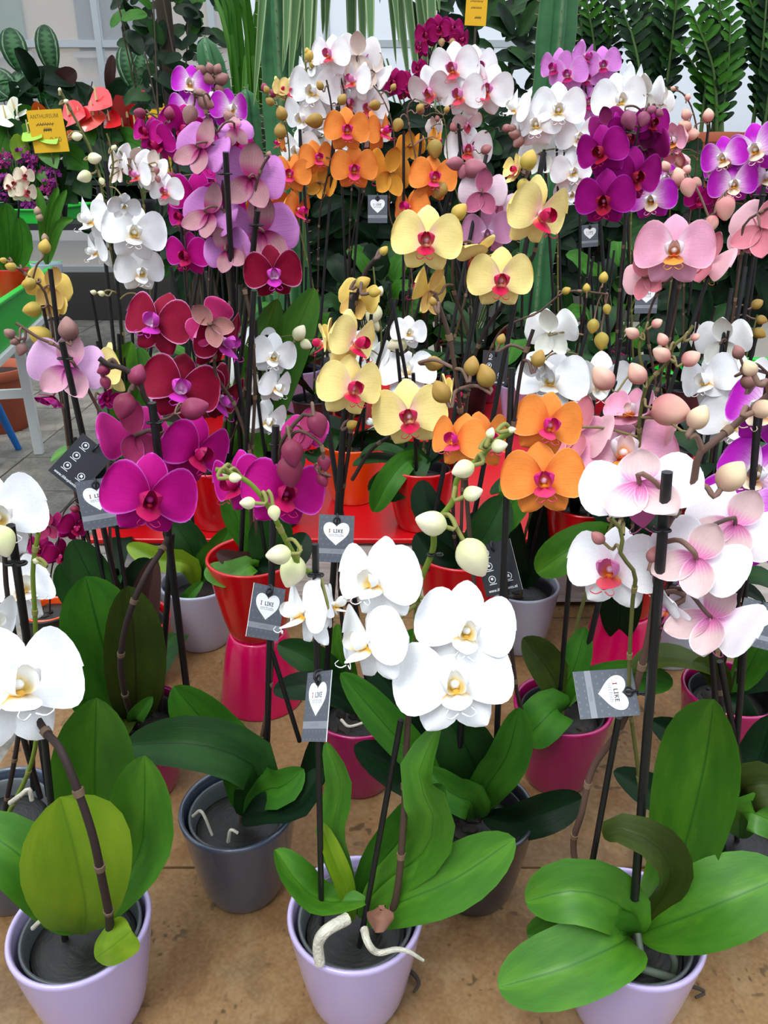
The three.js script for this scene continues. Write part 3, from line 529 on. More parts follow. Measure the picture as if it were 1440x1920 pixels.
orchid('white orchid with five large flowers in the middle lilac front pot', 'white', A2, (p) => {
  p.stake(591, 1020, 603, 1732, { dd: -0.015, bd: -0.03, r: 0.0028 }); p.stake(752, 1350, 674, 1775, { dd: 0.0, bd: -0.03, r: 0.0028 });
  p.stem([[738, 1700, -0.02], [757, 1530, -0.015], [764, 1365, 0.005], [776, 1230, 0.015]], { r: 0.0038, col: 'brown', from: [0.02, 0] });
  p.stem([[775, 1240, 0.015], [780, 1190, 0.015], [786, 1100, 0.01], [812, 1030, 0.005], [816, 985, 0], [850, 938, 0], [858, 898, 0], [900, 858, 0], [925, 832, 0], [960, 808, 0]], { r: 0.0029, col: 'green', free: true });
  p.stem([[600, 1080, -0.01], [566, 1065, -0.015], [545, 1030, -0.02], [500, 945, -0.03], [470, 908, -0.03], [440, 890, -0.03], [404, 880, -0.03]], { r: 0.0024, col: 'green', free: true });
  p.clip(592, 1078, { dd: -0.02, w: 15 }).clip(816, 1040, { dd: 0.003, w: 15 });
  p.fl(872, 1178, 182, 8, -6, 6, { dd: -0.03, n: 0 }).fl(850, 1280, 216, 4, -2, -8, { dd: -0.05, n: 1 }).fl(708, 1086, 168, -28, -2, 4, { dd: -0.02, n: 2 }).fl(694, 1202, 172, -48, -8, 8, { dd: -0.04, n: 3 });
  p.fl(575, 1145, 152, -66, -6, 8, { dd: -0.03, n: 0 }).fl(618, 1135, 100, 82, 6, -10, { dd: 0.01, n: 1 });
  p.bud(808, 980, 60, -75, { dd: -0.02 }).bud(888, 1046, 78, 150, { dd: -0.025 }).buds([[887, 925, 38, 70], [868, 880, 44, 250], [936, 836, 32, 80], [920, 812, 22, 20], [960, 806, 16, 80], [412, 882, 14, 280], [424, 888, 18, 290], [441, 896, 24, 90, -0.04], [464, 943, 30, 270, -0.04], [514, 962, 30, 170, -0.04], [522, 1040, 48, 265, -0.04]]);
  p.bud(548, 1072, 62, 200, { dd: -0.015 });
  p.leaf([[690, 1690, -0.02], [600, 1690, -0.03], [552, 1650, -0.03], [514, 1594, -0.02]], 84, 'bright', { tw: 40, crown: false, b: 2.4 });
  p.leaf([[760, 1688, -0.02], [850, 1650, -0.03], [966, 1572, -0.03]], 112, 'bright', { tw: -6, b: 3.2 });
  p.leaf([[720, 1660, 0], [800, 1590, -0.01], [812, 1520, -0.02], [785, 1460, -0.02], [826, 1358, -0.01]], 92, 'bright', { tw: (v) => 20 - 60 * v, b: 1.8 });
  p.leaf([[645, 1640, 0], [625, 1560, 0], [640, 1470, 0], [612, 1390, 0.01]], 66, 'bright', { tw: -30 });
  p.leaf([[640, 1650, -0.02], [620, 1600, -0.02], [598, 1540, -0.015]], 46, 'lime', { tw: 30 });
  p.leaf([[700, 1640, 0.02], [760, 1560, 0.03], [830, 1470, 0.04]], 90, 'mid', { tw: 10 });
  p.root_([[652, 1722, -0.045], [612, 1745, -0.06], [597, 1768, -0.06], [600, 1806, -0.062]], 21, 0.9).root_([[683, 1742, -0.045], [690, 1768, -0.06], [708, 1786, -0.06], [745, 1780, -0.062], [765, 1784, -0.064], [794, 1801, -0.064]], 15, 0.35);
  const husk = part(p.root, 'dry_leaf_base', leafAlong([p.L(690, 1712, -0.03), p.L(712, 1722, -0.05), p.L(738, 1718, -0.045)], 0.024, { eye: V(0, EYE, 0).sub(p.base), fold: -0.5, wave: 0.4 }), std(126, 84, 66, 0.8), 'dry brown leaf remnant');
}, { clear: true });

orchid('white blush orchid with its flowers turned away in the front right lilac pot', 'blush', A3, (p) => {
  p.stake(1251, 885, 1190, 1685, { r: 0.0042, dd: -0.02, bd: -0.02 }); p.stake(1160, 1345, 1110, 1620, { r: 0.003 });
  p.stem([[1076, 1600, 0.03], [1092, 1520, 0.02], [1112, 1440, 0.02], [1165, 1360, 0.01], [1215, 1200, 0], [1236, 1040, 0], [1250, 985, -0.01], [1296, 918, -0.01], [1312, 850, -0.01], [1334, 832, -0.01], [1385, 790, 0], [1444, 738, 0]], { r: 0.0034, col: 'mauve', from: [-0.03, 0.02] });
  p.stem([[1200, 1500, 0.01], [1180, 1300, 0], [1186, 1130, -0.02], [1190, 1075, -0.03], [1163, 1036, -0.035], [1168, 1000, -0.035], [1145, 972, -0.035]], { r: 0.0021, col: 'olive' });
  p.stem([[1215, 1380, 0.01], [1232, 1200, 0.01], [1250, 1130, 0.01], [1265, 1040, 0.01]], { r: 0.0028, col: 'dark' });
  p.clip(1240, 994, { dd: -0.025, w: 18 }).clip(1200, 1300, { dd: 0, w: 12 });
  p.fl(1200, 912, 212, 180, -34, -4, { dd: 0.0, n: 0, ds: 0.62 }).fl(1306, 1048, 178, 165, -12, 30, { dd: -0.02, n: 1, ds: 0.8 }).fl(1378, 985, 172, 168, -16, 30, { dd: 0.03, n: 2, ds: 0.8 }).fl(1336, 1160, 180, 150, -8, 30, { dd: -0.03, n: 3, ds: 0.8 });
  p.fl(1252, 1140, 96, -75, -4, -30, { dd: -0.01, n: 0 });
  p.fl(1150, 1066, 172, -14, -2, 6, { dd: 0.02, n: 1, c: 'pinklip' });
  p.buds([[1121, 1008, 30, 310], [1226, 1040, 34, 15], [1161, 952, 26, 350], [1143, 974, 12, 300]], 'pinklip');
  p.buds([[1310, 782, 50, 30], [1372, 892, 66, 40], [1432, 766, 44, 70], [1406, 690, 34, 330]]);
  p.leaf([[1265, 1640, 0.03], [1300, 1530, 0.03], [1325, 1420, 0.03], [1340, 1311, 0.02]], 165, 'bright', { tw: -22, b: 3.4 });
  p.leaf([[1280, 1722, -0.02], [1360, 1690, -0.03], [1480, 1640, -0.02]], 150, 'bright', { tw: -10 });
  p.leaf([[1246, 1670, -0.01], [1252, 1620, -0.035], [1215, 1576, -0.05], [1160, 1555, -0.04], [1130, 1566, -0.03]], 92, 'olive', { tw: (v) => 55 - 40 * v, b: 1.8 });
  p.leaf([[1165, 1700, -0.02], [1080, 1670, -0.03], [985, 1690, -0.02]], 118, 'bright', { tw: 0 });
  p.leaf([[1160, 1742, -0.025], [1080, 1738, -0.03], [988, 1752, -0.02]], 92, 'mid', { tw: -24 });
  p.leaf([[1150, 1776, -0.05], [1060, 1815, -0.07], [934, 1852, -0.07]], 136, 'bright', { tw: 8 });
  p.leaf([[1240, 1700, 0.04], [1300, 1640, 0.07], [1350, 1560, 0.08]], 90, 'deep', {});
  p.root_([[1205, 1820, -0.035], [1202, 1790, -0.035], [1196, 1750, -0.02]], 13, 0.9, rootGreen, 'grey green root').root_([[1262, 1830, -0.03], [1262, 1795, -0.03], [1226, 1752, -0.01]], 13, 0.9, rootGreen, 'grey green root').root_([[1265, 1836, -0.04], [1220, 1822, -0.045], [1150, 1800, -0.035]], 16, 0.8, rootGreen, 'grey green root');
}, { clear: true });

orchid('fuchsia orchid with dark hanging buds in the blue grey pot', 'fuchsia', B1, (p) => {
  p.stake(517, 798, 500, 1420, { r: 0.0036 }); p.stake(508, 1215, 562, 1390, { r: 0.0028 });
  p.stem([[505, 1300, 0], [510, 1000, 0], [524, 850, 0], [532, 822, -0.01], [548, 800, -0.01], [572, 776, -0.01], [588, 780, -0.015]], { col: 'brown' }).stem([[530, 846, 0], [560, 808, -0.01], [600, 832, -0.015], [606, 856, -0.015], [600, 884, -0.015], [618, 892, -0.015]], { r: 0.0019, free: true, col: 'mauve' });
  p.clip(518, 833, { w: 13 });
  p.fl(532, 922, 152, 12, -4, 6, { n: 0, dd: 0 }).fl(448, 906, 128, -42, 0, -8, { n: 1, dd: 0.02 }).fl(572, 812, 92, 150, -20, 10, { n: 2, dd: 0.02 });
  p.buds([[595, 797, 50, 165], [548, 850, 52, 170, -0.025], [544, 884, 62, 175, -0.02], [608, 868, 32, 170], [605, 900, 28, 150], [617, 892, 10, 110]]);
  p.leaf([[478, 1440, -0.03], [380, 1398, -0.04], [235, 1396, -0.03]], 104, 'dark', { tw: 14, b: 2.4 });
  p.leaf([[455, 1430, 0.01], [400, 1370, 0.02], [326, 1286, 0.02]], 106, 'mid', { tw: -16 });
  p.leaf([[500, 1480, -0.03], [530, 1475, -0.045], [570, 1442, -0.04]], 78, 'mid', { tw: 0 });
  p.leaf([[530, 1500, -0.01], [572, 1470, -0.01], [592, 1376, 0]], 62, 'deep', { tw: 30 });
  p.leaf([[500, 1520, -0.05], [560, 1510, -0.055], [606, 1440, -0.04]], 70, 'deep', { tw: -30 });
  p.root_([[362, 1530, -0.03], [378, 1522, -0.045], [398, 1566, -0.05]], 6).root_([[428, 1578, -0.05], [434, 1556, -0.055], [446, 1562, -0.055]], 7);
}, { clear: true });

orchid('orange orchid with olive buds in the dark pot behind the middle front pot', 'orange', B2, (p) => {
  p.stake(960, 690, 930, 1420, { r: 0.0034, dd: 0.06 }); p.stake(872, 1200, 862, 1400);
  p.stem([[985, 1390, 0.03], [968, 1290, 0.03], [948, 1080, 0.05], [950, 900, 0.05], [965, 780, 0.05], [980, 680, 0.05], [1000, 618, 0.05]], { col: 'dark', r: 0.0026 });
  p.stem([[905, 1300, 0.05], [880, 1000, 0.06], [866, 800, 0.06], [858, 730, 0.05], [842, 630, 0.05], [815, 552, 0.05]], { col: 'brown', r: 0.003 });
  p.clip(868, 732, { dd: 0.05, w: 14 });
  p.fl(1018, 900, 150, 4, 0, -4, { n: 0, dd: 0.02 }).fl(1026, 796, 128, 16, 2, 14, { n: 1, dd: 0.05 }).fl(858, 826, 112, -30, 4, 8, { n: 2, dd: 0.03 }).fl(908, 826, 118, 26, 6, -2, { n: 3, dd: 0.05 });
  p.buds([[885, 686, 38, 10, 0.04], [911, 704, 46, 340, 0.035], [827, 734, 46, 330, 0.04], [1010, 672, 34, 20, 0.04], [812, 565, 18, 340, 0.04], [940, 636, 22, 20, 0.06], [815, 682, 36, 90, 0.08]]);
  p.leaf([[898, 1470, 0], [880, 1410, 0], [826, 1330, 0.01]], 118, 'dark', { tw: -14 });
  p.leaf([[915, 1470, -0.02], [948, 1420, -0.02], [974, 1326, -0.01]], 84, 'mid', { tw: 20 });
  p.leaf([[960, 1540, -0.02], [1020, 1522, -0.03], [1092, 1496, -0.02]], 78, 'deep', { tw: 20 });
  p.leaf([[870, 1520, 0.0], [770, 1460, 0.02], [664, 1398, 0.03]], 78, 'deep', { tw: 10 });
  p.leaf([[820, 1460, 0.03], [740, 1380, 0.03], [638, 1262, 0.04]], 74, 'mid', { tw: 20 });
  p.leaf([[840, 1440, 0.05], [770, 1330, 0.06], [682, 1232, 0.07]], 70, 'deep', { tw: -10 });
  p.leaf([[880, 1500, -0.04], [850, 1490, -0.045], [800, 1440, -0.03]], 70, 'mid', { tw: 0 });
});

orchid('fuchsia orchid with broad petals in the shaded magenta pot at the left', 'fuchsia', C1, (p) => {
  p.stake(285, 755, 350, 1290, { r: 0.0048, dd: -0.03 }); p.stake(322, 1000, 300, 1332, { r: 0.004 });
  p.stem([[232, 1290, -0.075], [226, 1240, -0.085], [238, 1165, -0.085], [272, 1080, -0.07], [314, 1008, -0.02], [318, 930, 0], [304, 830, 0], [292, 780, -0.01], [268, 738, -0.015], [262, 715, -0.015], [233, 692, -0.015], [200, 682, -0.015], [186, 672, -0.015]], { col: 'dark', r: 0.0042 });
  p.stem([[296, 790, 0], [320, 782, -0.01], [346, 755, -0.02]], { free: true, col: 'mauve', r: 0.002 });
  p.clip(290, 792, { w: 15, dd: -0.03 });
  p.fl(280, 932, 168, 4, -8, 6, { n: 0, dd: -0.075 }).fl(366, 846, 140, 34, -4, 14, { n: 1, dd: 0.01 }).fl(250, 818, 138, -150, -6, -12, { n: 2, dd: 0.0 });
  p.buds([[258, 703, 42, 20], [233, 762, 52, 200, -0.025], [366, 766, 54, 75, -0.03], [194, 694, 26, 250], [198, 718, 26, 160]]);
  p.leaf([[215, 1280, -0.01], [185, 1180, -0.01], [160, 1080, 0]], 142, 'mid', { tw: 4, b: 3.2 });
  p.leaf([[255, 1300, -0.03], [252, 1200, -0.035], [240, 1098, -0.03]], 112, 'olive', { tw: 0, b: 2.4 });
  p.leaf([[190, 1330, -0.01], [160, 1280, -0.01], [135, 1200, 0.02]], 96, 'mid', { tw: 20 });
  p.leaf([[262, 1240, 0.03], [272, 1150, 0.03], [292, 1044, 0.03]], 62, 'plum', { tw: -20 });
  p.leaf([[258, 1340, -0.05], [270, 1325, -0.055], [286, 1306, -0.05]], 34, 'mid', {});
  p.rosette(3, 0.14, ['dark', 'olive'], 12);
});

orchid('yellow orchid with crimson lips in the magenta pot in the middle', 'yellow', C2, (p) => {
  p.stake(662, 548, 612, 1262, { r: 0.0042, dd: 0.02 }); p.stake(600, 700, 690, 1290, { dd: 0.05 });
  p.stem([[640, 1150, 0.02], [640, 950, 0.02], [658, 800, 0.01], [652, 640, 0.02], [668, 560, 0.02], [690, 500, 0.02], [720, 470, 0.02]], { col: 'dark', r: 0.003 });
  p.stem([[660, 900, 0.02], [700, 840, 0.02], [760, 800, 0.02], [820, 740, 0.02]], { col: 'dark', free: true });
  p.clip(656, 612, { dd: 0.02, w: 13 }).clip(615, 975, { dd: 0.02, w: 13 });
  p.fl(660, 640, 118, 48, -2, 6, { n: 0, dd: -0.01 }).fl(656, 726, 124, 22, -2, 4, { n: 1, dd: -0.03 }).fl(768, 778, 136, -4, -6, -6, { n: 2, dd: -0.02 });
  p.fl(614, 640, 84, -100, 0, -10, { n: 3, dd: 0.02 }).fl(672, 560, 84, 150, 10, 20, { n: 0, dd: 0.03 }).fl(840, 740, 80, 100, 0, 0, { n: 1, dd: 0.05 });
  p.buds([[681, 530, 30, 60, 0.01], [660, 796, 22, 60], [720, 470, 20, 40], [703, 548, 24, 80]]);
  p.leaf([[640, 1310, -0.01], [590, 1290, -0.02], [512, 1294, -0.01]], 58, 'deep', { tw: 20 });
  p.leaf([[640, 1290, 0.02], [590, 1240, 0.02], [520, 1208, 0.03]], 62, 'dark', {});
  p.leaf([[655, 1280, 0.03], [640, 1230, 0.03], [632, 1170, 0.04]], 44, 'bright', {});
  p.leaf([[700, 1290, 0.02], [740, 1240, 0.03], [800, 1180, 0.04]], 64, 'mid', {});
  p.root_([[640, 1350, -0.03], [655, 1362, -0.05], [690, 1352, -0.05]], 6);
});

orchid('salmon pink orchid with fat round buds in the magenta pot right of centre', 'pink', C3, (p) => {
  p.stake(1070, 1060, 1050, 1292, { r: 0.0036, dd: 0.01 }); p.stake(1219, 720, 1085, 1290, { r: 0.0042, dd: 0.04 });
  p.stem([[1075, 1200, 0.02], [1110, 1080, 0.02], [1160, 950, 0.03], [1196, 850, 0.03], [1200, 780, 0.02], [1216, 718, 0.02], [1255, 676, 0.02], [1262, 650, 0.02], [1288, 628, 0.02], [1300, 610, 0.02]], { col: 'olive', r: 0.0028 });
  p.stem([[1216, 718, 0.02], [1200, 670, 0.02], [1201, 636, 0.02], [1215, 610, 0.02]], { col: 'olive', free: true, r: 0.002 });
  p.fl(1166, 858, 196, 6, 24, 2, { n: 0, dd: 0.03 }).fl(1084, 812, 140, 140, -6, 22, { n: 1, dd: 0.06 }).fl(1190, 780, 96, -30, 40, 0, { n: 2, dd: 0.06, style: 'cup' }).fl(1222, 800, 110, 140, 0, 20, { n: 3, dd: 0.06 });
  p.buds([[1258, 770, 76, 100, 0], [1130, 708, 52, 320, 0.01], [1194, 700, 44, 330, 0.01], [1240, 664, 36, 300, 0.01], [1296, 672, 38, 60, 0.01], [1185, 624, 28, 300, 0.02], [1242, 636, 26, 330, 0.02], [1232, 606, 22, 60, 0.02], [1304, 632, 18, 70, 0.02], [1310, 783, 50, 40, -0.02]]);
  p.leaf([[1045, 1290, 0.0], [1020, 1245, 0], [980, 1196, 0]], 72, 'olive', { tw: 14 });
  p.leaf([[1060, 1290, 0], [1078, 1250, 0], [1098, 1176, 0.02]], 56, 'mid', { tw: -10 });
  p.leaf([[1040, 1330, -0.03], [1020, 1350, -0.05], [982, 1388, -0.05]], 88, 'mid', { tw: 10 });
  p.leaf([[1080, 1290, 0.03], [1160, 1270, 0.04], [1262, 1280, 0.05]], 64, 'mid', {});
});

orchid('purple and white orchid at the right edge above the magenta pot', 'bicolour', C4, (p) => {
  p.stake(1420, 760, 1386, 1280, { r: 0.004, dd: 0.03 }); p.stake(1400, 1060, 1345, 1290, { r: 0.0034 });
  p.stem([[1390, 1200, 0.01], [1400, 1050, 0.02], [1412, 930, 0.03], [1425, 800, 0.03], [1440, 700, 0.03]], { col: 'dark', r: 0.003 });
  p.fl(1385, 968, 176, -14, 8, 14, { n: 0, dd: 0.02 }).fl(1424, 890, 150, -10, 0, 30, { n: 1, dd: 0.05 }).fl(1436, 770, 150, -20, 0, 20, { n: 2, dd: 0.06 }).fl(1440, 1010, 130, 30, 0, 0, { n: 3, dd: 0.07 });
  p.buds([[1404, 712, 36, 10], [1384, 660, 28, 340], [1402, 692, 30, 60]]);
  p.leaf([[1350, 1275, 0], [1330, 1250, -0.01], [1300, 1240, -0.01]], 50, 'olive', {}).leaf([[1400, 1260, 0], [1420, 1220, 0], [1450, 1180, 0]], 60, 'mid', {}).leaf([[1380, 1320, -0.03], [1400, 1380, -0.05], [1430, 1430, -0.05]], 70, 'deep', {});
  p.rosette(3, 0.15, ['deep', 'olive'], 22);
});

orchid('orchid without visible flowers behind the tall front leaf at the right edge', 'white', B4, (p) => {
  p.stake(1398, 1180, 1372, 1500, { r: 0.0036 }); p.stake(1350, 1240, 1400, 1500); p.stake(1330, 1150, 1355, 1510);
  p.stem([[1370, 1400, 0], [1350, 1300, 0.02], [1360, 1180, 0.03]], { col: 'dark', r: 0.003 });
  p.leaf([[1390, 1490, -0.02], [1410, 1470, -0.04], [1470, 1470, -0.04]], 96, 'olive', {}).leaf([[1380, 1500, 0], [1420, 1430, 0.02], [1450, 1340, 0.03]], 80, 'deep', {});
  p.leaf([[1350, 1500, 0.01], [1250, 1500, 0.03], [1150, 1446, 0.05]], 74, 'deep', { tw: 20 }).leaf([[1360, 1470, 0.03], [1300, 1400, 0.06], [1220, 1350, 0.08]], 70, 'deep', {}).leaf([[1400, 1520, -0.05], [1430, 1530, -0.06], [1470, 1560, -0.05]], 70, 'bright', {});
}, { clear: true });

// ------------------------------------------------------------------ second row
orchid('wine red orchid with white edged petals in the left raised red pot', 'wine', raised[0], (p) => {
  p.stake(476, 545, 450, 1070, { r: 0.0038 }); p.stake(436, 640, 500, 1060, { r: 0.0036, dd: 0.03 });
  p.stem([[480, 1000, 0], [470, 860, 0], [440, 760, 0], [404, 700, -0.01], [400, 640, -0.01], [370, 610, -0.01], [330, 590, -0.01]], { col: 'brown', r: 0.003 });
  p.stem([[470, 900, 0.02], [478, 720, 0.03], [470, 600, 0.03], [458, 540, 0.03]], { col: 'brown', r: 0.003 });
  p.fl(338, 728, 140, 2, 6, 10, { n: 0, dd: -0.03 }).fl(296, 606, 128, -26, 6, 12, { n: 1, dd: -0.02 }).fl(412, 636, 126, 52, -18, -10, { n: 2, dd: 0.0 }).fl(410, 742, 120, 48, -10, 16, { n: 3, dd: 0.02 });
  p.fl(396, 606, 92, 172, 4, -48, { n: 0, dd: -0.03 });
  p.leaf([[470, 1060, -0.02], [430, 1080, -0.04], [384, 1068, -0.03]], 54, 'bright', { tw: 20 }).leaf([[470, 1050, -0.01], [440, 1050, -0.02], [406, 1036, -0.02]], 34, 'plum', {});
  p.leaf([[500, 1060, 0], [505, 1010, 0.01], [512, 955, 0.02]], 84, 'dark', { tw: 10 }).leaf([[470, 1030, 0.02], [440, 960, 0.03], [430, 900, 0.04]], 50, 'mid', {}).leaf([[520, 1060, -0.02], [550, 1040, -0.02], [575, 1000, 0]], 60, 'deep', {});
});
orchid('tall yellow orchid with five flowers high above the middle raised red pot', 'yellow', raised[1], (p) => {
  p.stake(1020, 285, 875, 1040, { r: 0.0038, dd: 0.02 }); p.stake(918, 450, 800, 1040, { r: 0.0038, dd: 0.03 });
  p.stem([[850, 980, 0.01], [862, 800, 0.02], [900, 640, 0.02], [950, 560, 0.02], [1000, 480, 0.02], [1010, 400, 0.02], [990, 330, 0.01], [984, 300, 0]], { col: 'dark', r: 0.003 });
  p.stem([[870, 820, 0.03], [880, 640, 0.03], [850, 540, 0.03], [850, 470, 0.03], [852, 410, 0.02]], { col: 'brown', r: 0.0028 });
  p.stem([[898, 720, 0.05], [940, 620, 0.05], [1010, 585, 0.05], [1060, 548, 0.05], [1110, 548, 0.05], [1140, 552, 0.05]], { col: 'mauve', r: 0.0018, free: true });
  p.fl(800, 450, 128, -2, 2, 4, { n: 0, dd: -0.03 }).fl(804, 545, 98, -124, 4, 14, { n: 1, dd: -0.01 }).fl(892, 478, 96, 60, -50, 20, { n: 2, dd: 0.0 }).fl(938, 524, 118, 6, -4, 4, { n: 3, dd: -0.02 }).fl(1008, 400, 134, 40, -4, 10, { n: 0, dd: -0.01 });
  p.fl(974, 322, 58, -60, 30, -10, { n: 2, dd: 0.02, style: 'cup' });
  p.buds([[862, 397, 36, 40], [992, 300, 40, 20], [980, 350, 30, 200], [1062, 545, 18, 60, 0.05], [1100, 540, 18, 0, 0.05], [1132, 520, 22, 10, 0.05], [1138, 580, 20, 170, 0.05], [1112, 612, 28, 190, 0.05], [1128, 640, 34, 180, 0.05]]);
  p.leaf([[880, 1040, -0.02], [910, 1000, -0.02], [945, 930, 0]], 76, 'dark', { tw: 10 }).leaf([[830, 1050, -0.03], [812, 1040, -0.03], [780, 1000, -0.02]], 60, 'deep', {}).leaf([[900, 1010, 0.01], [950, 960, 0.02], [995, 880, 0.03]], 64, 'mid', {}).leaf([[840, 1000, 0.02], [800, 950, 0.03], [790, 900, 0.05]], 60, 'deep', {});
});
orchid('large pink orchid high above the right raised red pot', 'pink', raised[2], (p) => {
  p.stake(1286, 400, 1188, 1010, { r: 0.0038, dd: 0.02 }); p.stake(1345, 470, 1160, 1010, { dd: 0.04 });
  p.stem([[1190, 900, 0], [1240, 700, 0.01], [1270, 560, 0.02], [1284, 470, 0.02], [1300, 430, 0.02], [1340, 400, 0.02]], { col: 'brown', r: 0.0028 });
  p.stem([[1230, 720, 0.01], [1215, 600, 0.01], [1240, 540, 0.01], [1290, 500, 0.02]], { col: 'brown', r: 0.0022, free: true });
  p.fl(1264, 470, 138, 0, 6, 4, { n: 0, dd: -0.02 }).fl(1212, 520, 88, 158, -10, -20, { n: 1, dd: 0.01 }).fl(1326, 490, 106, 140, -10, 30, { n: 2, dd: 0.03 });
  p.buds([[1360, 392, 44, 180, 0.02], [1332, 420, 34, 200, 0.02], [1290, 352, 36, 170, 0.03]]);
  p.leaf([[1170, 990, -0.02], [1165, 1100, -0.05], [1160, 1200, -0.04]], 80, 'deep', {}).leaf([[1130, 1010, -0.01], [1070, 1030, -0.02], [1006, 1074, -0.01]], 78, 'bright', { tw: 0 }).leaf([[1200, 980, 0], [1250, 930, 0.02], [1290, 860, 0.03]], 70, 'deep', {}).leaf([[1140, 960, 0.01], [1110, 900, 0.02], [1080, 850, 0.04]], 60, 'deep', {});
});
orchid('lilac orchid with a backward flower on a tall leaning stake at the left', 'lilac', D6, (p) => {
  p.stake(116, 640, 225, 1130, { r: 0.0048, dd: -0.035 }); p.stake(186, 770, 240, 1130, { r: 0.0036, dd: 0.03 }); p.stake(140, 820, 205, 1135, { r: 0.0036, dd: 0.02 });
  p.stem([[210, 1050, 0], [205, 950, 0], [196, 800, 0], [165, 730, 0], [140, 684, -0.01], [112, 652, -0.01], [70, 632, -0.01], [40, 612, -0.01], [30, 606, -0.01]], { col: 'mauve', r: 0.003 });
  p.clip(122, 672, { w: 14, dd: -0.034 });
  p.fl(126, 690, 132, 176, -6, 8, { n: 0, dd: -0.01 }).fl(100, 742, 54, -60, -60, 0, { n: 1, dd: 0.01, style: 'cup', c: 'fuchsia' }).fl(196, 745, 46, 40, -20, 0, { n: 2, dd: 0.02, style: 'cup', c: 'fuchsia' });
  p.buds([[128, 616, 46, 350, 0], [18, 625, 24, 300], [40, 655, 26, 200], [28, 640, 20, 250]]);
  p.leaf([[200, 1120, 0], [170, 1080, 0], [136, 1012, 0.01]], 78, 'dark', {}).leaf([[180, 1140, 0], [140, 1110, 0], [112, 1056, 0.01]], 60, 'dark', {}).leaf([[250, 1110, 0.02], [262, 1070, 0.03], [282, 1048, 0.04]], 50, 'deep', {});
});
orchid('young orchid with spreading leaves in the light grey pot at the left', 'white', D2, (p) => {
  p.stake(338, 760, 372, 1080, { r: 0.0034, dd: 0.03 });
  p.leaf([[350, 1055, -0.02], [300, 1050, -0.03], [238, 1022, -0.02]], 46, 'lime', {}).leaf([[365, 1050, 0], [348, 1010, 0], [318, 975, 0.01]], 66, 'dark', {}).leaf([[385, 1050, 0], [405, 1030, 0], [432, 988, 0]], 40, 'mid', {}).leaf([[380, 1090, -0.04], [360, 1110, -0.05], [340, 1134, -0.05]], 24, 'mid', { free: true }).leaf([[350, 1050, 0.03], [330, 990, 0.05], [345, 940, 0.06]], 50, 'deep', {});
}, { clear: true });
orchid('white orchid with flowers turned aside above the light grey pot right of centre', 'white', D3, (p) => {
  p.stake(1105, 600, 985, 1085, { r: 0.0036, dd: 0.05 }); p.stake(1176, 665, 1000, 1085, { dd: 0.06 });
  p.stem([[985, 1000, 0.01], [1040, 850, 0.03], [1080, 740, 0.05], [1096, 640, 0.05], [1106, 600, 0.05]], { col: 'olive', r: 0.0026 });
  p.fl(1034, 622, 100, 158, 20, 0, { n: 0, dd: 0.04 }).fl(1034, 716, 132, -6, 10, 10, { n: 1, dd: 0.04 }).fl(1126, 716, 110, 6, -16, 4, { n: 2, dd: 0.06 }).fl(1020, 680, 70, -40, -40, 0, { n: 3, dd: 0.02, style: 'cup' });
  p.leaf([[965, 1070, -0.01], [950, 1010, 0], [940, 940, 0.02]], 66, 'deep', {}).leaf([[1000, 1060, 0], [1020, 1010, 0.02], [1010, 930, 0.04]], 60, 'deep', {}).leaf([[960, 1060, 0.02], [910, 1010, 0.03], [885, 960, 0.04]], 60, 'deep', {});
});
orchid('white orchid at the right held by two dark stakes', 'white', D4, (p) => {
  p.stake(1372, 540, 1280, 1110, { r: 0.0036, dd: 0.08 }); p.stake(1398, 500, 1300, 1110, { r: 0.0036, dd: 0.1 });
  p.stem([[1290, 1000, 0.02], [1320, 850, 0.04], [1345, 760, 0.06], [1360, 660, 0.06], [1366, 620, 0.06]], { col: 'dark', r: 0.0028 });
  p.fl(1356, 640, 98, 165, 14, 4, { n: 0, dd: 0.07 }).fl(1330, 712, 112, -30, 6, -6, { n: 1, dd: 0.06 }).fl(1382, 716, 122, 26, -2, 8, { n: 2, dd: 0.05 }).fl(1372, 790, 126, 20, -8, 12, { n: 3, dd: 0.04 });
  p.rosette(4, 0.15, ['deep', 'dark'], 30);
});
orchid('small dark crimson orchid in the small orange pot at the left edge', 'crimson', D8.clone().setY(TABLE_Y - 0.03), (p) => {
  p.stem([[95, 1080, 0], [110, 1010, -0.01], [120, 960, -0.01], [150, 930, -0.01], [158, 922, -0.01]], { col: 'dark', r: 0.0016 }).stem([[80, 1080, 0], [60, 1020, -0.01], [58, 990, -0.01]], { col: 'dark', r: 0.0016, free: true });
  p.fl(92, 985, 60, 150, 10, 0, { n: 0 }).fl(138, 988, 64, 40, -10, 10, { n: 1 }).fl(76, 1030, 56, -30, -20, 20, { n: 2 }).fl(112, 1040, 60, 20, -30, 0, { n: 3 }).fl(145, 1030, 50, 60, 0, 0, { n: 0, dd: 0.02 });
  p.buds([[140, 955, 18, 280], [152, 921, 12, 280], [44, 1020, 24, 200]]);
}, { inPot: false });

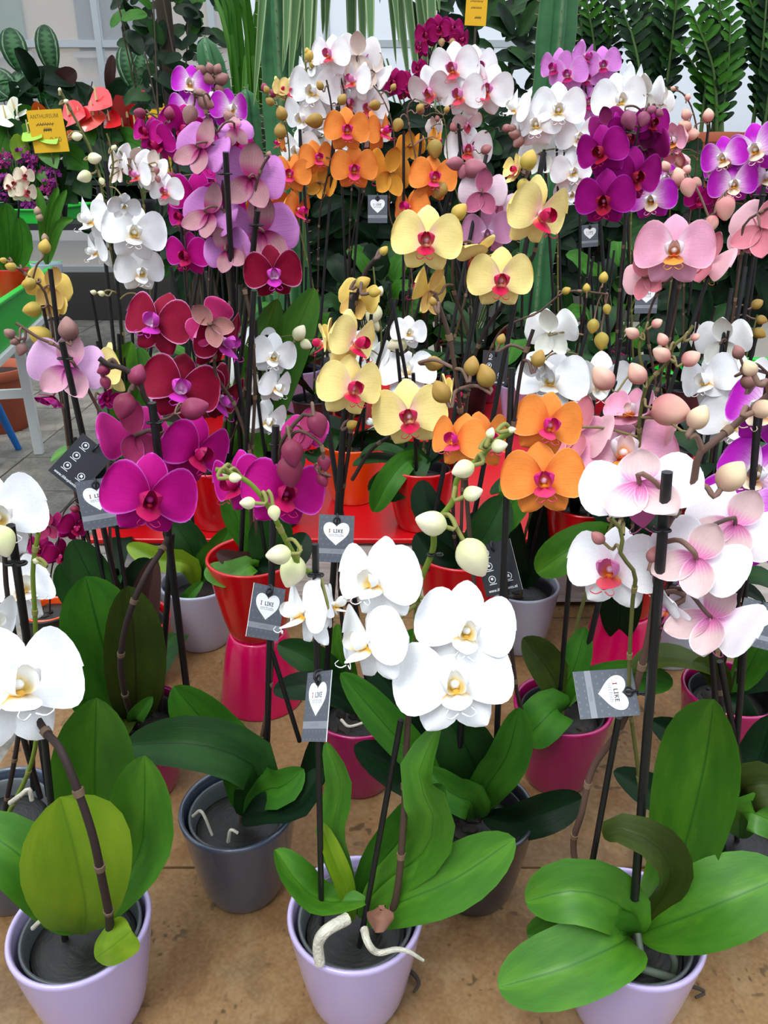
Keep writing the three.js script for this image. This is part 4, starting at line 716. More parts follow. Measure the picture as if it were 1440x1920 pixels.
// ------------------------------------------------------------------ orchids on the platform
orchid('small white orchid behind the yellow flowers in the orange pot', 'white', E1, (p) => {
  p.stake(745, 560, 665, 820, { r: 0.0036 }); p.stake(690, 600, 650, 820);
  p.stem([[660, 790, 0], [700, 720, 0], [715, 640, 0], [706, 560, 0], [700, 500, 0.01]], { col: 'olive', r: 0.0024 }).stem([[700, 780, 0], [760, 720, 0], [775, 650, 0], [768, 610, 0]], { col: 'olive', free: true, r: 0.0022 });
  p.fl(766, 624, 66, 6, 4, 4, { n: 0, dd: -0.02 }).fl(764, 700, 104, -4, 24, 0, { n: 1, dd: -0.02 }).fl(710, 790, 72, -70, -4, 0, { n: 2, dd: 0 }).fl(690, 660, 84, 160, 0, 20, { n: 3, dd: 0.02 });
  p.buds([[745, 645, 40, 250], [712, 546, 20, 20], [700, 590, 40, 200, 0], [704, 610, 24, 150, 0]]);
  p.leaf([[680, 815, 0], [760, 845, -0.04], [830, 838, -0.04]], 36, 'dark', {}).leaf([[630, 815, 0], [600, 855, -0.04], [570, 850, -0.04]], 34, 'dark', {}).rosette(3, 0.14, ['deep', 'dark'], 40);
});
orchid('rose and white orchid in the middle behind the tall yellow flowers', 'rose', E2, (p) => {
  p.stake(912, 290, 800, 860, { r: 0.0034, dd: 0.06 }); p.stake(735, 560, 790, 860, { dd: 0.02 });
  p.stem([[800, 800, 0.01], [850, 640, 0.03], [890, 480, 0.05], [900, 390, 0.05], [900, 330, 0.05], [880, 310, 0.05]], { col: 'brown', r: 0.0026 });
  p.fl(905, 362, 88, 172, 0, 8, { n: 0, dd: 0.03 }).fl(914, 436, 94, 0, -10, 0, { n: 1, dd: 0.05 }).fl(936, 380, 66, 150, 10, 30, { n: 2, dd: 0.07 });
  p.buds([[890, 316, 44, 80, 0.04], [852, 306, 32, 270, 0.04], [868, 322, 28, 200, 0.04]]);
  p.leaf([[770, 860, -0.02], [730, 900, -0.06], [700, 960, -0.07]], 50, 'mid', {}).leaf([[790, 850, 0], [750, 900, -0.03], [690, 920, -0.03]], 70, 'dark', {}).rosette(4, 0.15, ['deep', 'dark'], 41);
});
orchid('mauve orchid showing veined petal backs high on the left', 'mauve', E3, (p) => {
  p.stake(423, 285, 452, 860, { r: 0.0048, dd: -0.115 }); p.stake(483, 395, 430, 860, { r: 0.0048, dd: -0.105 }); p.stake(320, 500, 390, 860, { dd: 0.0 });
  p.stem([[420, 800, -0.02], [432, 620, -0.05], [425, 450, -0.06], [416, 330, -0.06], [410, 255, -0.06], [388, 220, -0.06], [382, 180, -0.06], [366, 176, -0.06]], { col: 'brown', r: 0.003 });
  p.stem([[448, 780, -0.02], [472, 600, -0.05], [462, 500, -0.06], [478, 420, -0.065], [480, 350, -0.065], [492, 312, -0.065], [505, 292, -0.065]], { col: 'brown', r: 0.003 });
  p.clip(422, 326, { dd: -0.115, w: 13 }).clip(481, 422, { dd: -0.105, w: 13 });
  p.fl(378, 280, 112, 140, -4, 24, { n: 0, dd: -0.07 }).fl(470, 334, 124, 172, -4, 6, { n: 1, dd: -0.06 }).fl(394, 402, 112, 142, -6, 20, { n: 2, dd: -0.06 }).fl(428, 470, 88, 166, -10, -26, { n: 3, dd: -0.075 }).fl(490, 436, 138, -168, -6, -4, { n: 0, dd: -0.045 });
  p.fl(440, 240, 66, 178, -30, -10, { n: 1, dd: -0.07, style: 'cup' });
  p.fl(512, 512, 104, 4, -4, -6, { n: 2, dd: -0.085, c: 'wine' });
  p.buds([[356, 216, 36, 200], [386, 192, 34, 120], [376, 176, 24, 300], [496, 312, 26, 30], [504, 290, 14, 20], [492, 345, 32, 160], [478, 362, 32, 200], [480, 440, 34, 180], [430, 220, 26, 300]]);
  p.leaf([[440, 800, 0.02], [500, 620, 0.03], [520, 560, 0.0]], 66, 'bright', { tw: 10 }).leaf([[470, 830, 0.02], [530, 680, 0.04], [590, 540, 0.06]], 80, 'bright', {}).rosette(4, 0.16, ['dark', 'mid'], 42);
});
orchid('dark fuchsia orchid behind the mauve petal backs on the left', 'fuchsia', tierAt(352, 640), (p) => {
  p.stake(326, 240, 356, 640, { r: 0.0034 }); p.stake(410, 300, 350, 640, { dd: 0.02 });
  p.stem([[350, 560, 0], [345, 420, 0], [338, 330, 0], [318, 250, 0], [285, 215, 0], [262, 205, 0]], { col: 'brown', r: 0.0026 });
  p.fl(278, 250, 66, -40, 10, 0, { n: 0 }).fl(302, 268, 80, -54, -4, -16, { n: 1 }).fl(340, 240, 84, 20, 0, 20, { n: 2, dd: 0.02 }).fl(366, 374, 100, -6, -14, 10, { n: 3, dd: -0.01 }).fl(344, 405, 68, -40, 0, -10, { n: 0 }).fl(352, 478, 84, -24, -6, 0, { n: 1 }).fl(424, 330, 100, -10, 0, 30, { n: 2, dd: 0.02 }).fl(440, 270, 70, 10, 10, 0, { n: 3, dd: 0.03 }).fl(425, 395, 80, 30, 0, 0, { n: 0, dd: 0.03 });
  p.buds([[262, 212, 24, 280], [318, 212, 26, 0], [330, 352, 30, 250], [322, 330, 20, 300]]);
  p.rosette(6, 0.19, ['mid', 'dark', 'bright'], 43);
}, { inPot: false });
orchid('lilac and white striped orchid at the top left', 'bicolour', tierAt(392, 560), (p) => {
  p.stake(408, 146, 396, 560, { r: 0.0032 });
  p.stem([[394, 450, 0], [398, 300, 0], [395, 220, 0], [402, 170, 0], [400, 130, 0], [386, 116, 0]], { col: 'brown', r: 0.0026 });
  p.fl(358, 158, 70, -8, 10, 0, { n: 0, dd: -0.02 }).fl(352, 204, 70, -16, 2, -6, { n: 1, dd: -0.02 }).fl(392, 178, 62, 26, 6, 16, { n: 2, dd: 0 }).fl(430, 204, 72, 22, 4, 2, { n: 3, dd: -0.01 }).fl(374, 232, 56, 0, -20, 0, { n: 0, dd: 0 });
  p.buds([[378, 132, 24, 300], [394, 128, 22, 340], [408, 130, 22, 20], [416, 148, 28, 60], [392, 148, 26, 120], [412, 168, 22, 150]]);
  p.rosette(5, 0.18, ['dark', 'mid'], 44);
}, { inPot: false });
orchid('white orchid with a clear front facing flower at the left', 'white', tierAt(238, 792).setZ(-1.44), (p) => {
  p.stake(198, 302, 244, 790, { r: 0.0036 }); p.stake(184, 350, 228, 790, { r: 0.0036, dd: 0.02 });
  p.stem([[236, 700, 0], [222, 560, 0], [204, 440, 0], [186, 330, 0], [170, 280, 0], [150, 240, 0], [132, 206, 0], [112, 168, 0]], { col: 'olive', r: 0.0028 }).stem([[205, 350, 0], [212, 310, 0], [206, 270, 0], [200, 250, 0]], { col: 'olive', r: 0.002, free: true });
  p.fl(252, 436, 112, 0, 4, 2, { n: 0, dd: -0.03 }).fl(262, 508, 88, 12, -8, -6, { n: 1, dd: 0 }).fl(231, 380, 58, 8, -30, 0, { n: 2, dd: -0.05, style: 'cup' }).fl(176, 410, 92, -58, -10, 6, { n: 3, dd: -0.01 }).fl(184, 470, 70, -66, -10, 0, { n: 0, dd: 0.01 });
  p.buds([[158, 331, 28, 250], [178, 297, 26, 80], [191, 340, 14, 160], [145, 256, 20, 80], [124, 190, 10, 60], [112, 168, 8, 0], [214, 277, 12, 40], [190, 550, 14, 290], [175, 548, 12, 280], [260, 576, 36, 170]]);
  p.leaf([[235, 760, 0], [232, 690, 0], [246, 640, 0]], 60, 'bright', {}).leaf([[250, 760, 0], [268, 700, 0], [262, 650, 0.02]], 50, 'mid', {}).rosette(3, 0.14, ['mid', 'bright'], 45);
}, { inPot: false });
orchid('small white blush orchid left of the dark fuchsia flowers', 'pinklip', tierAt(276, 700).setZ(-1.56), (p) => {
  p.stake(310, 300, 280, 690, { dd: 0.02 });
  p.stem([[280, 620, 0], [276, 450, 0], [262, 350, 0], [236, 300, 0], [214, 270, 0]], { col: 'olive', r: 0.0022 });
  p.fl(222, 314, 64, 120, 0, -10, { n: 0 }).fl(246, 300, 60, -150, 10, 20, { n: 1, dd: 0.02 }).fl(262, 328, 62, -56, -4, 4, { n: 2, dd: -0.01 }).fl(284, 312, 60, 160, 0, 20, { n: 3, dd: 0.01 }).fl(312, 358, 64, -20, 0, -6, { n: 0, dd: 0 });
  p.buds([[294, 320, 14, 180], [296, 336, 14, 160], [190, 340, 12, 0]]);
  p.rosette(4, 0.16, ['dark', 'mid'], 46);
}, { inPot: false });
orchid('yellow orchid at the left edge seen from behind beside the green tray', 'yellow', onLevel(190, 1090, TABLE_Y + 0.11).setY(TABLE_Y).setX(-0.5), (p) => {
  p.stake(94, 504, 165, 1080, { r: 0.004, dd: -0.02 }); p.stake(78, 560, 180, 1080, { dd: 0.02, r: 0.003 });
  p.stem([[160, 1000, 0], [110, 700, 0], [92, 580, 0], [80, 540, 0], [55, 520, 0], [30, 500, 0], [5, 485, 0]], { col: 'brown', r: 0.0026 });
  p.fl(92, 540, 84, -158, 0, 10, { n: 0, dd: 0.02 }).fl(100, 575, 54, 150, -10, 0, { n: 1, dd: 0.03 }).fl(196, 694, 104, -64, 2, -8, { n: 2, dd: 0.08 });
  p.buds([[54, 532, 28, 260], [60, 580, 36, 260], [74, 628, 46, 300], [84, 462, 28, 10], [20, 500, 22, 280], [6, 488, 14, 280]]);
  p.rosette(3, 0.11, ['dark', 'deep'], 47);
}, { inPot: false });
orchid('orange orchid with three front facing flowers at the back centre left', 'orange', tierAt(590, 620), (p) => {
  p.stake(632, 200, 600, 620, { dd: 0.02 }); p.stake(562, 242, 590, 620); p.stake(480, 600, 585, 625);
  p.stem([[596, 540, 0], [600, 400, 0], [620, 300, 0], [624, 240, 0], [620, 190, 0], [612, 150, 0]], { col: 'dark', r: 0.0026 }).stem([[590, 560, 0], [560, 420, 0], [545, 330, 0], [540, 260, 0], [528, 210, 0], [500, 180, 0]], { col: 'olive', r: 0.0022 });
  p.fl(650, 244, 82, 4, 4, 0, { n: 0, dd: -0.03 }).fl(664, 316, 84, 2, -4, 0, { n: 1, dd: -0.02 }).fl(594, 296, 66, 18, 4, -8, { n: 2 }).fl(546, 326, 72, -14, 2, 6, { n: 3, dd: -0.01 }).fl(556, 392, 72, 50, -6, 0, { n: 0 }).fl(602, 345, 62, 150, 0, 20, { n: 1, dd: 0.02 }).fl(526, 268, 38, -70, 0, 0, { n: 2, dd: 0.02 }).fl(505, 390, 80, 10, -20, 0, { n: 3, dd: 0.04 });
  p.buds([[526, 245, 30, 0], [528, 212, 28, 340], [589, 226, 34, 260], [600, 160, 18, 330], [642, 186, 22, 30], [506, 190, 18, 300], [500, 168, 16, 330]]);
  p.rosette(5, 0.19, ['mid', 'dark'], 48);
}, { inPot: false });
orchid('golden orange orchid with flowers turned away at the back centre', 'orange', tierAt(760, 610), (p) => {
  p.stake(757, 245, 756, 610); p.stake(790, 250, 762, 610, { dd: 0.01 }); p.stake(862, 285, 775, 610, { dd: 0.02 });
  p.stem([[758, 520, 0], [770, 400, 0], [782, 320, 0], [768, 240, 0], [764, 200, 0], [778, 185, 0]], { col: 'mauve', r: 0.0024 }).stem([[770, 500, 0], [730, 400, 0], [740, 300, 0], [735, 230, 0], [715, 180, 0], [700, 160, 0]], { col: 'mauve', r: 0.0022 }).stem([[775, 500, 0], [832, 420, 0], [850, 350, 0], [862, 300, 0]], { col: 'dark', r: 0.0024 });
  p.fl(812, 334, 88, 10, 8, 4, { n: 0, dd: -0.02 }).fl(728, 324, 92, -150, -6, 14, { n: 1, dd: -0.01 }).fl(712, 246, 74, 58, 0, -10, { n: 2, dd: 0.01 }).fl(770, 390, 80, -40, 10, 0, { n: 3, dd: 0 }).fl(770, 275, 56, 160, 0, 0, { n: 0, dd: 0.03 }).fl(815, 262, 44, 120, 0, 10, { n: 1, dd: 0.02 });
  p.buds([[702, 197, 24, 260], [746, 235, 26, 200], [788, 202, 18, 40], [825, 358, 34, 210, -0.03], [816, 280, 36, 180], [838, 205, 14, 30], [738, 163, 14, 30]]);
  p.rosette(5, 0.18, ['dark', 'deep'], 49);
}, { inPot: false });
orchid('white orchid with a tall crowded cluster at the top centre', 'pinklip', tierAt(655, 560), (p) => {
  p.stake(634, 165, 650, 560); p.stake(690, 150, 660, 560, { dd: 0.02 });
  p.stem([[655, 460, 0], [660, 320, 0], [655, 220, 0], [640, 150, 0], [630, 110, 0]], { col: 'dark', r: 0.0026 }).stem([[660, 460, 0.01], [690, 320, 0.01], [690, 200, 0.01], [670, 130, 0.01]], { col: 'dark', r: 0.0026 });
  p.fl(620, 104, 76, -24, 14, -4, { n: 0, dd: -0.02 }).fl(672, 104, 84, 168, 8, 4, { n: 1, dd: 0 }).fl(668, 152, 72, -50, 6, 10, { n: 2, dd: -0.02 }).fl(704, 136, 70, 140, 10, 40, { n: 3 }).fl(650, 192, 60, 30, 0, 0, { n: 0, dd: 0.02 }).fl(694, 200, 72, -20, -8, 10, { n: 1 }).fl(645, 150, 60, 60, 0, 10, { n: 2, dd: 0.02 }).fl(700, 250, 66, 10, -10, 0, { n: 3, dd: 0.02 }).fl(690, 112, 44, 80, 0, 20, { n: 0, dd: 0.03, c: 'fuchsia' });
  p.rosette(4, 0.18, ['dark', 'deep'], 50);
}, { inPot: false });
orchid('cream white orchid hanging behind the orange flowers at the top', 'white', tierAt(560, 555), (p) => {
  p.stake(562, 240, 566, 550, { dd: -0.02 });
  p.stem([[570, 450, 0], [572, 320, 0], [570, 220, 0], [580, 160, 0], [572, 120, 0], [575, 95, 0]], { col: 'olive', r: 0.0024 });
  p.fl(590, 168, 96, -20, -4, 0, { n: 0, dd: -0.01 }).fl(572, 218, 84, -30, -10, 0, { n: 1 }).fl(600, 225, 84, 20, -10, 0, { n: 2, dd: 0.01 }).fl(562, 280, 80, -26, -8, 0, { n: 3 }).fl(596, 280, 76, 160, -10, 10, { n: 0, dd: 0.02 }).fl(575, 130, 60, -60, 10, -10, { n: 1, dd: 0.01 }).fl(640, 262, 64, 30, -10, 0, { n: 2, dd: 0.02 });
  p.buds([[580, 104, 24, 340], [588, 118, 20, 20], [576, 96, 14, 350]], 'yellow');
  p.rosette(4, 0.18, ['dark', 'mid'], 51);
}, { inPot: false });
orchid('little pale yellow orchid beside the thick cactus at the top', 'yellow', tierAt(522, 548), (p) => {
  p.stem([[524, 420, 0], [522, 300, 0], [530, 220, 0], [540, 170, 0], [548, 158, 0]], { col: 'olive', r: 0.0018 });
  p.fl(523, 166, 42, 60, 4, 0, { n: 0 }).fl(546, 170, 50, 10, 0, 10, { n: 1 });
  p.bud(496, 164, 18, 340, { c: 'fuchsia' }).bud(511, 175, 16, 340, { c: 'fuchsia' });
  p.rosette(3, 0.16, ['dark'], 52);
}, { inPot: false });
orchid('white orchid with pink red lips at the top right of centre', 'pinklip', tierAt(880, 560), (p) => {
  p.stake(858, 210, 880, 560); p.stake(800, 300, 876, 560, { dd: 0.02 });
  p.stem([[880, 460, 0], [876, 340, 0], [862, 240, 0], [860, 180, 0], [870, 120, 0]], { col: 'dark', r: 0.0026 }).stem([[880, 440, 0], [840, 300, 0], [836, 240, 0], [830, 215, 0]], { col: 'olive', r: 0.0018, free: true }).stem([[870, 400, 0], [880, 300, 0], [892, 260, 0], [930, 240, 0]], { col: 'dark', r: 0.002, free: true });
  p.fl(852, 128, 92, -14, 4, -4, { n: 0, dd: -0.02 }).fl(892, 128, 84, 20, 10, 6, { n: 1, dd: 0 }).fl(866, 176, 88, -24, 0, 4, { n: 2, dd: -0.03 }).fl(914, 168, 92, -6, 2, 20, { n: 3, dd: -0.02 }).fl(806, 166, 78, -16, -20, -10, { n: 0, dd: -0.01 }).fl(876, 228, 54, 10, -40, 0, { n: 1, dd: 0 }).fl(878, 280, 86, 0, 0, 6, { n: 2, dd: 0.01 }).fl(815, 240, 40, 140, 0, 0, { n: 3, dd: 0.02 });
  p.buds([[788, 205, 20, 330], [820, 222, 12, 340], [850, 238, 18, 340], [912, 280, 22, 60], [950, 240, 18, 60]]);
  p.rosette(5, 0.18, ['dark', 'deep'], 53);
}, { inPot: false });
orchid('small ruffled dark pink orchid at the top centre', 'crimson', tierAt(800, 545), (p) => {
  p.stake(806, 90, 800, 540, { dd: 0.01 });
  p.stem([[800, 400, 0], [804, 260, 0], [800, 170, 0], [808, 100, 0], [830, 60, 0]], { col: 'dark', r: 0.0022 }).stem([[800, 400, 0], [770, 260, 0], [756, 180, 0]], { col: 'dark', r: 0.0022, free: true });
  p.fl(800, 66, 46, -20, 0, 0, { n: 0 }).fl(822, 54, 48, 10, 0, 0, { n: 1 }).fl(848, 56, 44, 20, 10, 0, { n: 2 }).fl(862, 74, 44, 40, 0, 10, { n: 3 }).fl(790, 90, 36, -50, 0, 0, { n: 0 }).fl(740, 156, 52, -20, 0, 0, { n: 1 }).fl(764, 162, 54, 10, 0, 0, { n: 2 }).fl(786, 128, 34, -30, 0, 0, { n: 3 }).fl(800, 152, 40, 20, 0, 0, { n: 0 });
  p.buds([[828, 80, 16, 180], [848, 80, 16, 180]], 'peach'); p.rosette(3, 0.15, ['deep'], 54);
}, { inPot: false });
orchid('pale lilac pink orchid at the top beside the right cactus', 'orchidpink', tierAt(1085, 552), (p) => {
  p.stake(1090, 160, 1086, 550);
  p.stem([[1088, 440, 0], [1096, 300, 0], [1100, 200, 0], [1096, 130, 0]], { col: 'dark', r: 0.0026 });
  p.fl(1044, 126, 66, -30, 6, 0, { n: 0 }).fl(1066, 140, 70, -10, 6, 0, { n: 1, dd: -0.02 }).fl(1094, 104, 54, 50, 10, 20, { n: 2 }).fl(1130, 122, 66, 6, 4, 0, { n: 3, dd: -0.01 }).fl(1096, 146, 60, 20, 0, 0, { n: 0 }).fl(1102, 190, 64, 10, 0, 0, { n: 1 }).fl(1108, 226, 60, 16, -10, 0, { n: 2 });
  p.rosette(4, 0.18, ['dark', 'deep'], 55);
}, { inPot: false });
orchid('white orchid cascading left of the dark purple flowers', 'white', tierAt(1045, 600), (p) => {
  p.stake(1020, 280, 1040, 600, { r: 0.0036 }); p.stake(1044, 262, 1052, 600);
  p.stem([[1046, 500, 0], [1050, 380, 0], [1058, 280, 0], [1050, 200, 0], [1030, 170, 0], [1000, 185, 0], [975, 210, 0]], { col: 'olive', r: 0.0028 });
  p.fl(1046, 206, 98, 4, 4, 4, { n: 0, dd: -0.03 }).fl(1006, 232, 90, -6, 2, 0, { n: 1, dd: -0.02 }).fl(1084, 256, 80, 10, -4, 0, { n: 2, dd: -0.02 }).fl(1072, 320, 76, 14, -8, 0, { n: 3, dd: -0.02 }).fl(972, 205, 78, -64, 6, 20, { n: 0 }).fl(1014, 290, 84, 160, -6, 0, { n: 1, dd: 0.02 }).fl(1070, 360, 60, 10, -20, 0, { n: 2, dd: 0 }).fl(1050, 260, 80, 0, 0, 0, { n: 3, dd: 0.02 });
  p.buds([[965, 252, 24, 280], [972, 266, 26, 220], [960, 240, 18, 300]], 'mauve');
  p.rosette(5, 0.18, ['dark', 'deep'], 56);
}, { inPot: false });
orchid('white orchid with yellow lips above the dark purple flowers', 'white', tierAt(1180, 575), (p) => {
  p.stake(1170, 180, 1182, 570);
  p.stem([[1182, 460, 0], [1186, 320, 0], [1180, 220, 0], [1200, 170, 0], [1230, 170, 0]], { col: 'olive', r: 0.0026 });
  p.fl(1160, 188, 98, 14, 4, 0, { n: 0, dd: -0.02 }).fl(1188, 150, 66, 60, 10, 10, { n: 1, dd: 0.01 }).fl(1216, 176, 76, 140, 14, 10, { n: 2, dd: -0.01 }).fl(1196, 196, 64, 30, -4, 0, { n: 3, dd: 0.02 }).fl(1236, 196, 60, -150, 0, 10, { n: 0, dd: 0.02 });
  p.rosette(4, 0.18, ['dark', 'deep'], 57);
}, { inPot: false });
orchid('deep purple orchid with dark red throats at the upper right', 'purple', tierAt(1150, 760).setZ(-1.46), (p) => {
  p.stake(1182, 220, 1156, 750, { r: 0.0036, dd: 0.02 }); p.stake(1120, 350, 1150, 750);
  p.stem([[1156, 650, 0], [1165, 500, 0], [1176, 380, 0.01], [1190, 280, 0.01], [1204, 220, 0.01], [1220, 200, 0], [1240, 208, 0]], { col: 'dark', r: 0.0028 });
  p.fl(1130, 284, 96, -22, 4, -10, { n: 0, dd: -0.03 }).fl(1134, 374, 106, -6, -8, 4, { n: 1, dd: -0.04 }).fl(1188, 330, 102, 22, -4, 10, { n: 2, dd: -0.01 }).fl(1160, 258, 90, 60, 0, 14, { n: 3, dd: 0.02 }).fl(1215, 280, 84, 150, 0, 0, { n: 0, dd: 0.03 }).fl(1140, 236, 70, -160, 0, -20, { n: 1, dd: 0.02 }).fl(1222, 232, 66, 20, 10, 10, { n: 2, dd: 0.02 }).fl(1164, 330, 90, 10, 0, 0, { n: 3, dd: 0.04 });
  p.buds([[1180, 226, 36, 160, -0.02], [1222, 206, 20, 60], [1236, 212, 18, 120], [1206, 224, 30, 200]]);
  p.rosette(5, 0.17, ['deep', 'dark'], 58);
}, { inPot: false });
orchid('purple and white orchid right of the deep purple flowers', 'bicolour', tierAt(1240, 720).setZ(-1.6), (p) => {
  p.stake(1290, 392, 1250, 710, { dd: 0.01 });
  p.stem([[1250, 620, 0], [1260, 500, 0], [1256, 400, 0], [1262, 330, 0], [1270, 318, 0]], { col: 'olive', r: 0.0022 });
  p.fl(1222, 372, 88, -6, -8, 0, { n: 0, dd: -0.01 }).fl(1240, 336, 60, 30, 0, 0, { n: 1, dd: 0.02 }).fl(1255, 345, 50, 140, 0, 0, { n: 2, dd: 0.02 });
  p.buds([[1272, 332, 36, 350], [1248, 312, 22, 330], [1288, 318, 20, 30], [1306, 342, 22, 120]], 'pink');
  p.rosette(4, 0.16, ['deep', 'dark'], 59);
}, { inPot: false });
orchid('orchid with pale pink buds in front of the terracotta pots', 'pink', tierAt(1270, 590), (p) => {
  p.stake(1328, 240, 1290, 590);
  p.stem([[1285, 480, 0], [1300, 360, 0], [1308, 260, 0], [1296, 200, 0], [1280, 175, 0], [1255, 162, 0]], { col: 'brown', r: 0.0024 });
  p.fl(1268, 262, 62, -30, 0, 0, { n: 0, style: 'cup' }).fl(1280, 300, 54, -40, -20, 0, { n: 1, style: 'cup' }).fl(1244, 262, 50, 60, -10, 0, { n: 2 });
  p.buds([[1286, 214, 22, 340], [1284, 236, 26, 300], [1298, 252, 28, 80], [1328, 216, 26, 0], [1276, 300, 24, 180], [1290, 182, 14, 20], [1262, 166, 10, 300]]);
  p.rosette(4, 0.17, ['deep', 'dark'], 60);
}, { inPot: false });
orchid('purple orchid with white centres at the upper right edge', 'bicolour', tierAt(1375, 700).setZ(-1.58), (p) => {
  p.stake(1440, 300, 1390, 700, { dd: 0 }); p.stake(1418, 330, 1370, 700, { r: 0.0036, dd: -0.02 });
  p.stem([[1380, 600, 0], [1388, 460, 0], [1400, 360, 0], [1425, 300, 0], [1446, 260, 0]], { col: 'brown', r: 0.0026 });
  p.fl(1358, 296, 80, -10, 4, -6, { n: 0, dd: -0.01 }).fl(1418, 280, 98, -6, 4, -10, { n: 1, dd: -0.03 }).fl(1374, 344, 84, 8, -6, 0, { n: 2, dd: -0.02 }).fl(1436, 330, 84, 20, 0, 0, { n: 3, dd: 0 }).fl(1340, 320, 50, -40, -6, 0, { n: 0, dd: 0.02 }).fl(1400, 330, 64, 150, 0, 0, { n: 1, dd: 0.03 }).fl(1310, 372, 50, 10, -10, 0, { n: 2, dd: 0.03, c: 'fuchsia' }).fl(1346, 388, 44, 140, -6, 0, { n: 3, dd: 0.02, c: 'fuchsia' });
  p.buds([[1408, 305, 30, 200], [1362, 306, 26, 270], [1430, 286, 24, 100]], 'rose');
  p.bud(1360, 388, 44, 180, { c: 'pink', dd: -0.04 });
  p.rosette(4, 0.17, ['deep', 'dark'], 61);
}, { inPot: false });
orchid('salmon pink orchid cut by the right edge below the purple flowers', 'pink', E8, (p) => {
  p.stake(1432, 350, 1350, 890, { r: 0.0036, dd: 0.02 }); p.stake(1398, 420, 1330, 890, { dd: 0.03 });
  p.stem([[1340, 800, 0], [1370, 620, 0.01], [1390, 480, 0.01], [1396, 420, 0.01], [1440, 390, 0]], { col: 'brown', r: 0.0026 });
  p.clip(1424, 366, { w: 12, dd: 0.01 });
  p.fl(1430, 430, 120, 160, -6, 30, { n: 0, dd: 0 }).fl(1404, 448, 80, 150, -20, 0, { n: 1, dd: 0.02 });
  p.buds([[1420, 570, 24, 60, 0.02], [1428, 600, 22, 100, 0.02], [1424, 625, 26, 120, 0.02]], 'orange'); p.stem([[1390, 700, 0.01], [1410, 630, 0.01], [1420, 590, 0.01]], { free: true, col: 'olive', r: 0.0018 });
  p.rosette(5, 0.17, ['deep', 'dark'], 62);
});
// leafy and budding plants that fill the platform between the flowers
orchid('white orchid low in the middle left between the dark stakes', 'white', tierAt(520, 905).setZ(-1.43), (p) => {
  p.stake(478, 600, 505, 890, { r: 0.0036 }); p.stake(500, 628, 520, 890); p.stake(462, 690, 490, 890);
  p.stem([[515, 850, 0], [500, 760, 0], [498, 680, 0], [512, 640, 0], [545, 630, 0], [575, 637, 0], [604, 636, 0]], { col: 'olive', r: 0.0022 });
  p.fl(512, 666, 84, 6, -6, 8, { n: 0, dd: -0.02 }).fl(516, 724, 72, 40, -10, 0, { n: 1, dd: -0.02 }).fl(500, 786, 80, 30, -14, 4, { n: 2, dd: -0.02 }).fl(470, 700, 100, 150, -6, 0, { n: 3, dd: 0.03 }).fl(486, 640, 70, -30, 20, 0, { n: 0, dd: 0.02 });
  p.buds([[562, 624, 32, 30], [574, 646, 24, 120]]);
  p.leaf([[500, 860, 0], [490, 800, 0.0], [478, 790, 0.01]], 66, 'bright', {}).rosette(4, 0.15, ['mid', 'deep'], 63);
}, { inPot: false });
const fillers = [[560, 690, 'broad leaved orchid without flowers in the lilac pot on the platform', E4, 20, 64], [905, 650, 'leafy orchid without flowers in the magenta pot below the yellow flowers', E5, 0, 65], [1130, 640, 'leafy orchid without flowers in the far back magenta pot right of centre', E6, 0, 66], [985, 720, 'leafy orchid without flowers in the lilac pot behind the white flowers', E7, 0, 67], [432, 590, 'leafy orchid without flowers in the red pot below the wine red flower', E9, 0, 68], [1100, 940, 'dark leaved orchid without flowers in the red pot below the large pink flowers', E10, 0, 69]];
for (const [x, y, label, b, , s] of fillers) orchid(label, 'white', b, (p) => { p.stake(x + 14, y - 190); p.stake(x - 22, y - 150); p.rosette(6, 0.2, s === 64 ? ['bright', 'mid'] : ['dark', 'deep', 'mid'], s, 0.8); });

// ------------------------------------------------------------------ hanging tags
plantTag('grey heart tag hanging over the red and pink pots at the left', 499, 1148, 0.64, 36, 6, 12, 0.98);
plantTag('grey heart tag turned sideways on the front middle stake', 594, 1324, 0.502, -62, 8, -2, 1.05);
plantTag('grey heart tag lying on its side before the right magenta pot', 1137, 1300, 0.53, -6, 22, 80, 1.0);
plantTag('grey heart tag hanging behind the top left white flower of the front plant', 630, 1010, 0.84, 8, 2, 3, 1.1);
plantTag('grey heart tag beside the dark pink flower at the left', 186, 944, 0.9, 8, 4, -10, 1.2);
plantTag('black tag with white symbols turned backwards at the left', 152, 870, 1.02, 178, 0, 40, 1.35);
plantTag('small grey heart tag high between the orange flowers', 708, 392, 1.52, 0, 0, 0, 0.92);
plantTag('white tag at the right edge behind the pale pink flowers', 1420, 1170, 0.86, 14, 0, 12, 1.15);
plantTag('black tag with white symbols behind the large white bud', 934, 1065, 0.755, 160, 0, -14, 1.1);
plantTag('black tag with white symbols beside the olive bud in the middle right', 928, 690, 1.4, 178, 0, 4, 1.2);
plantTag('grey heart tag below the large pink flowers', 1212, 560, 1.3, 4, 0, 4, 0.9);
plantTag('grey heart tag below the deep purple flowers', 1106, 442, 1.6, 0, 0, 0, 0.8);

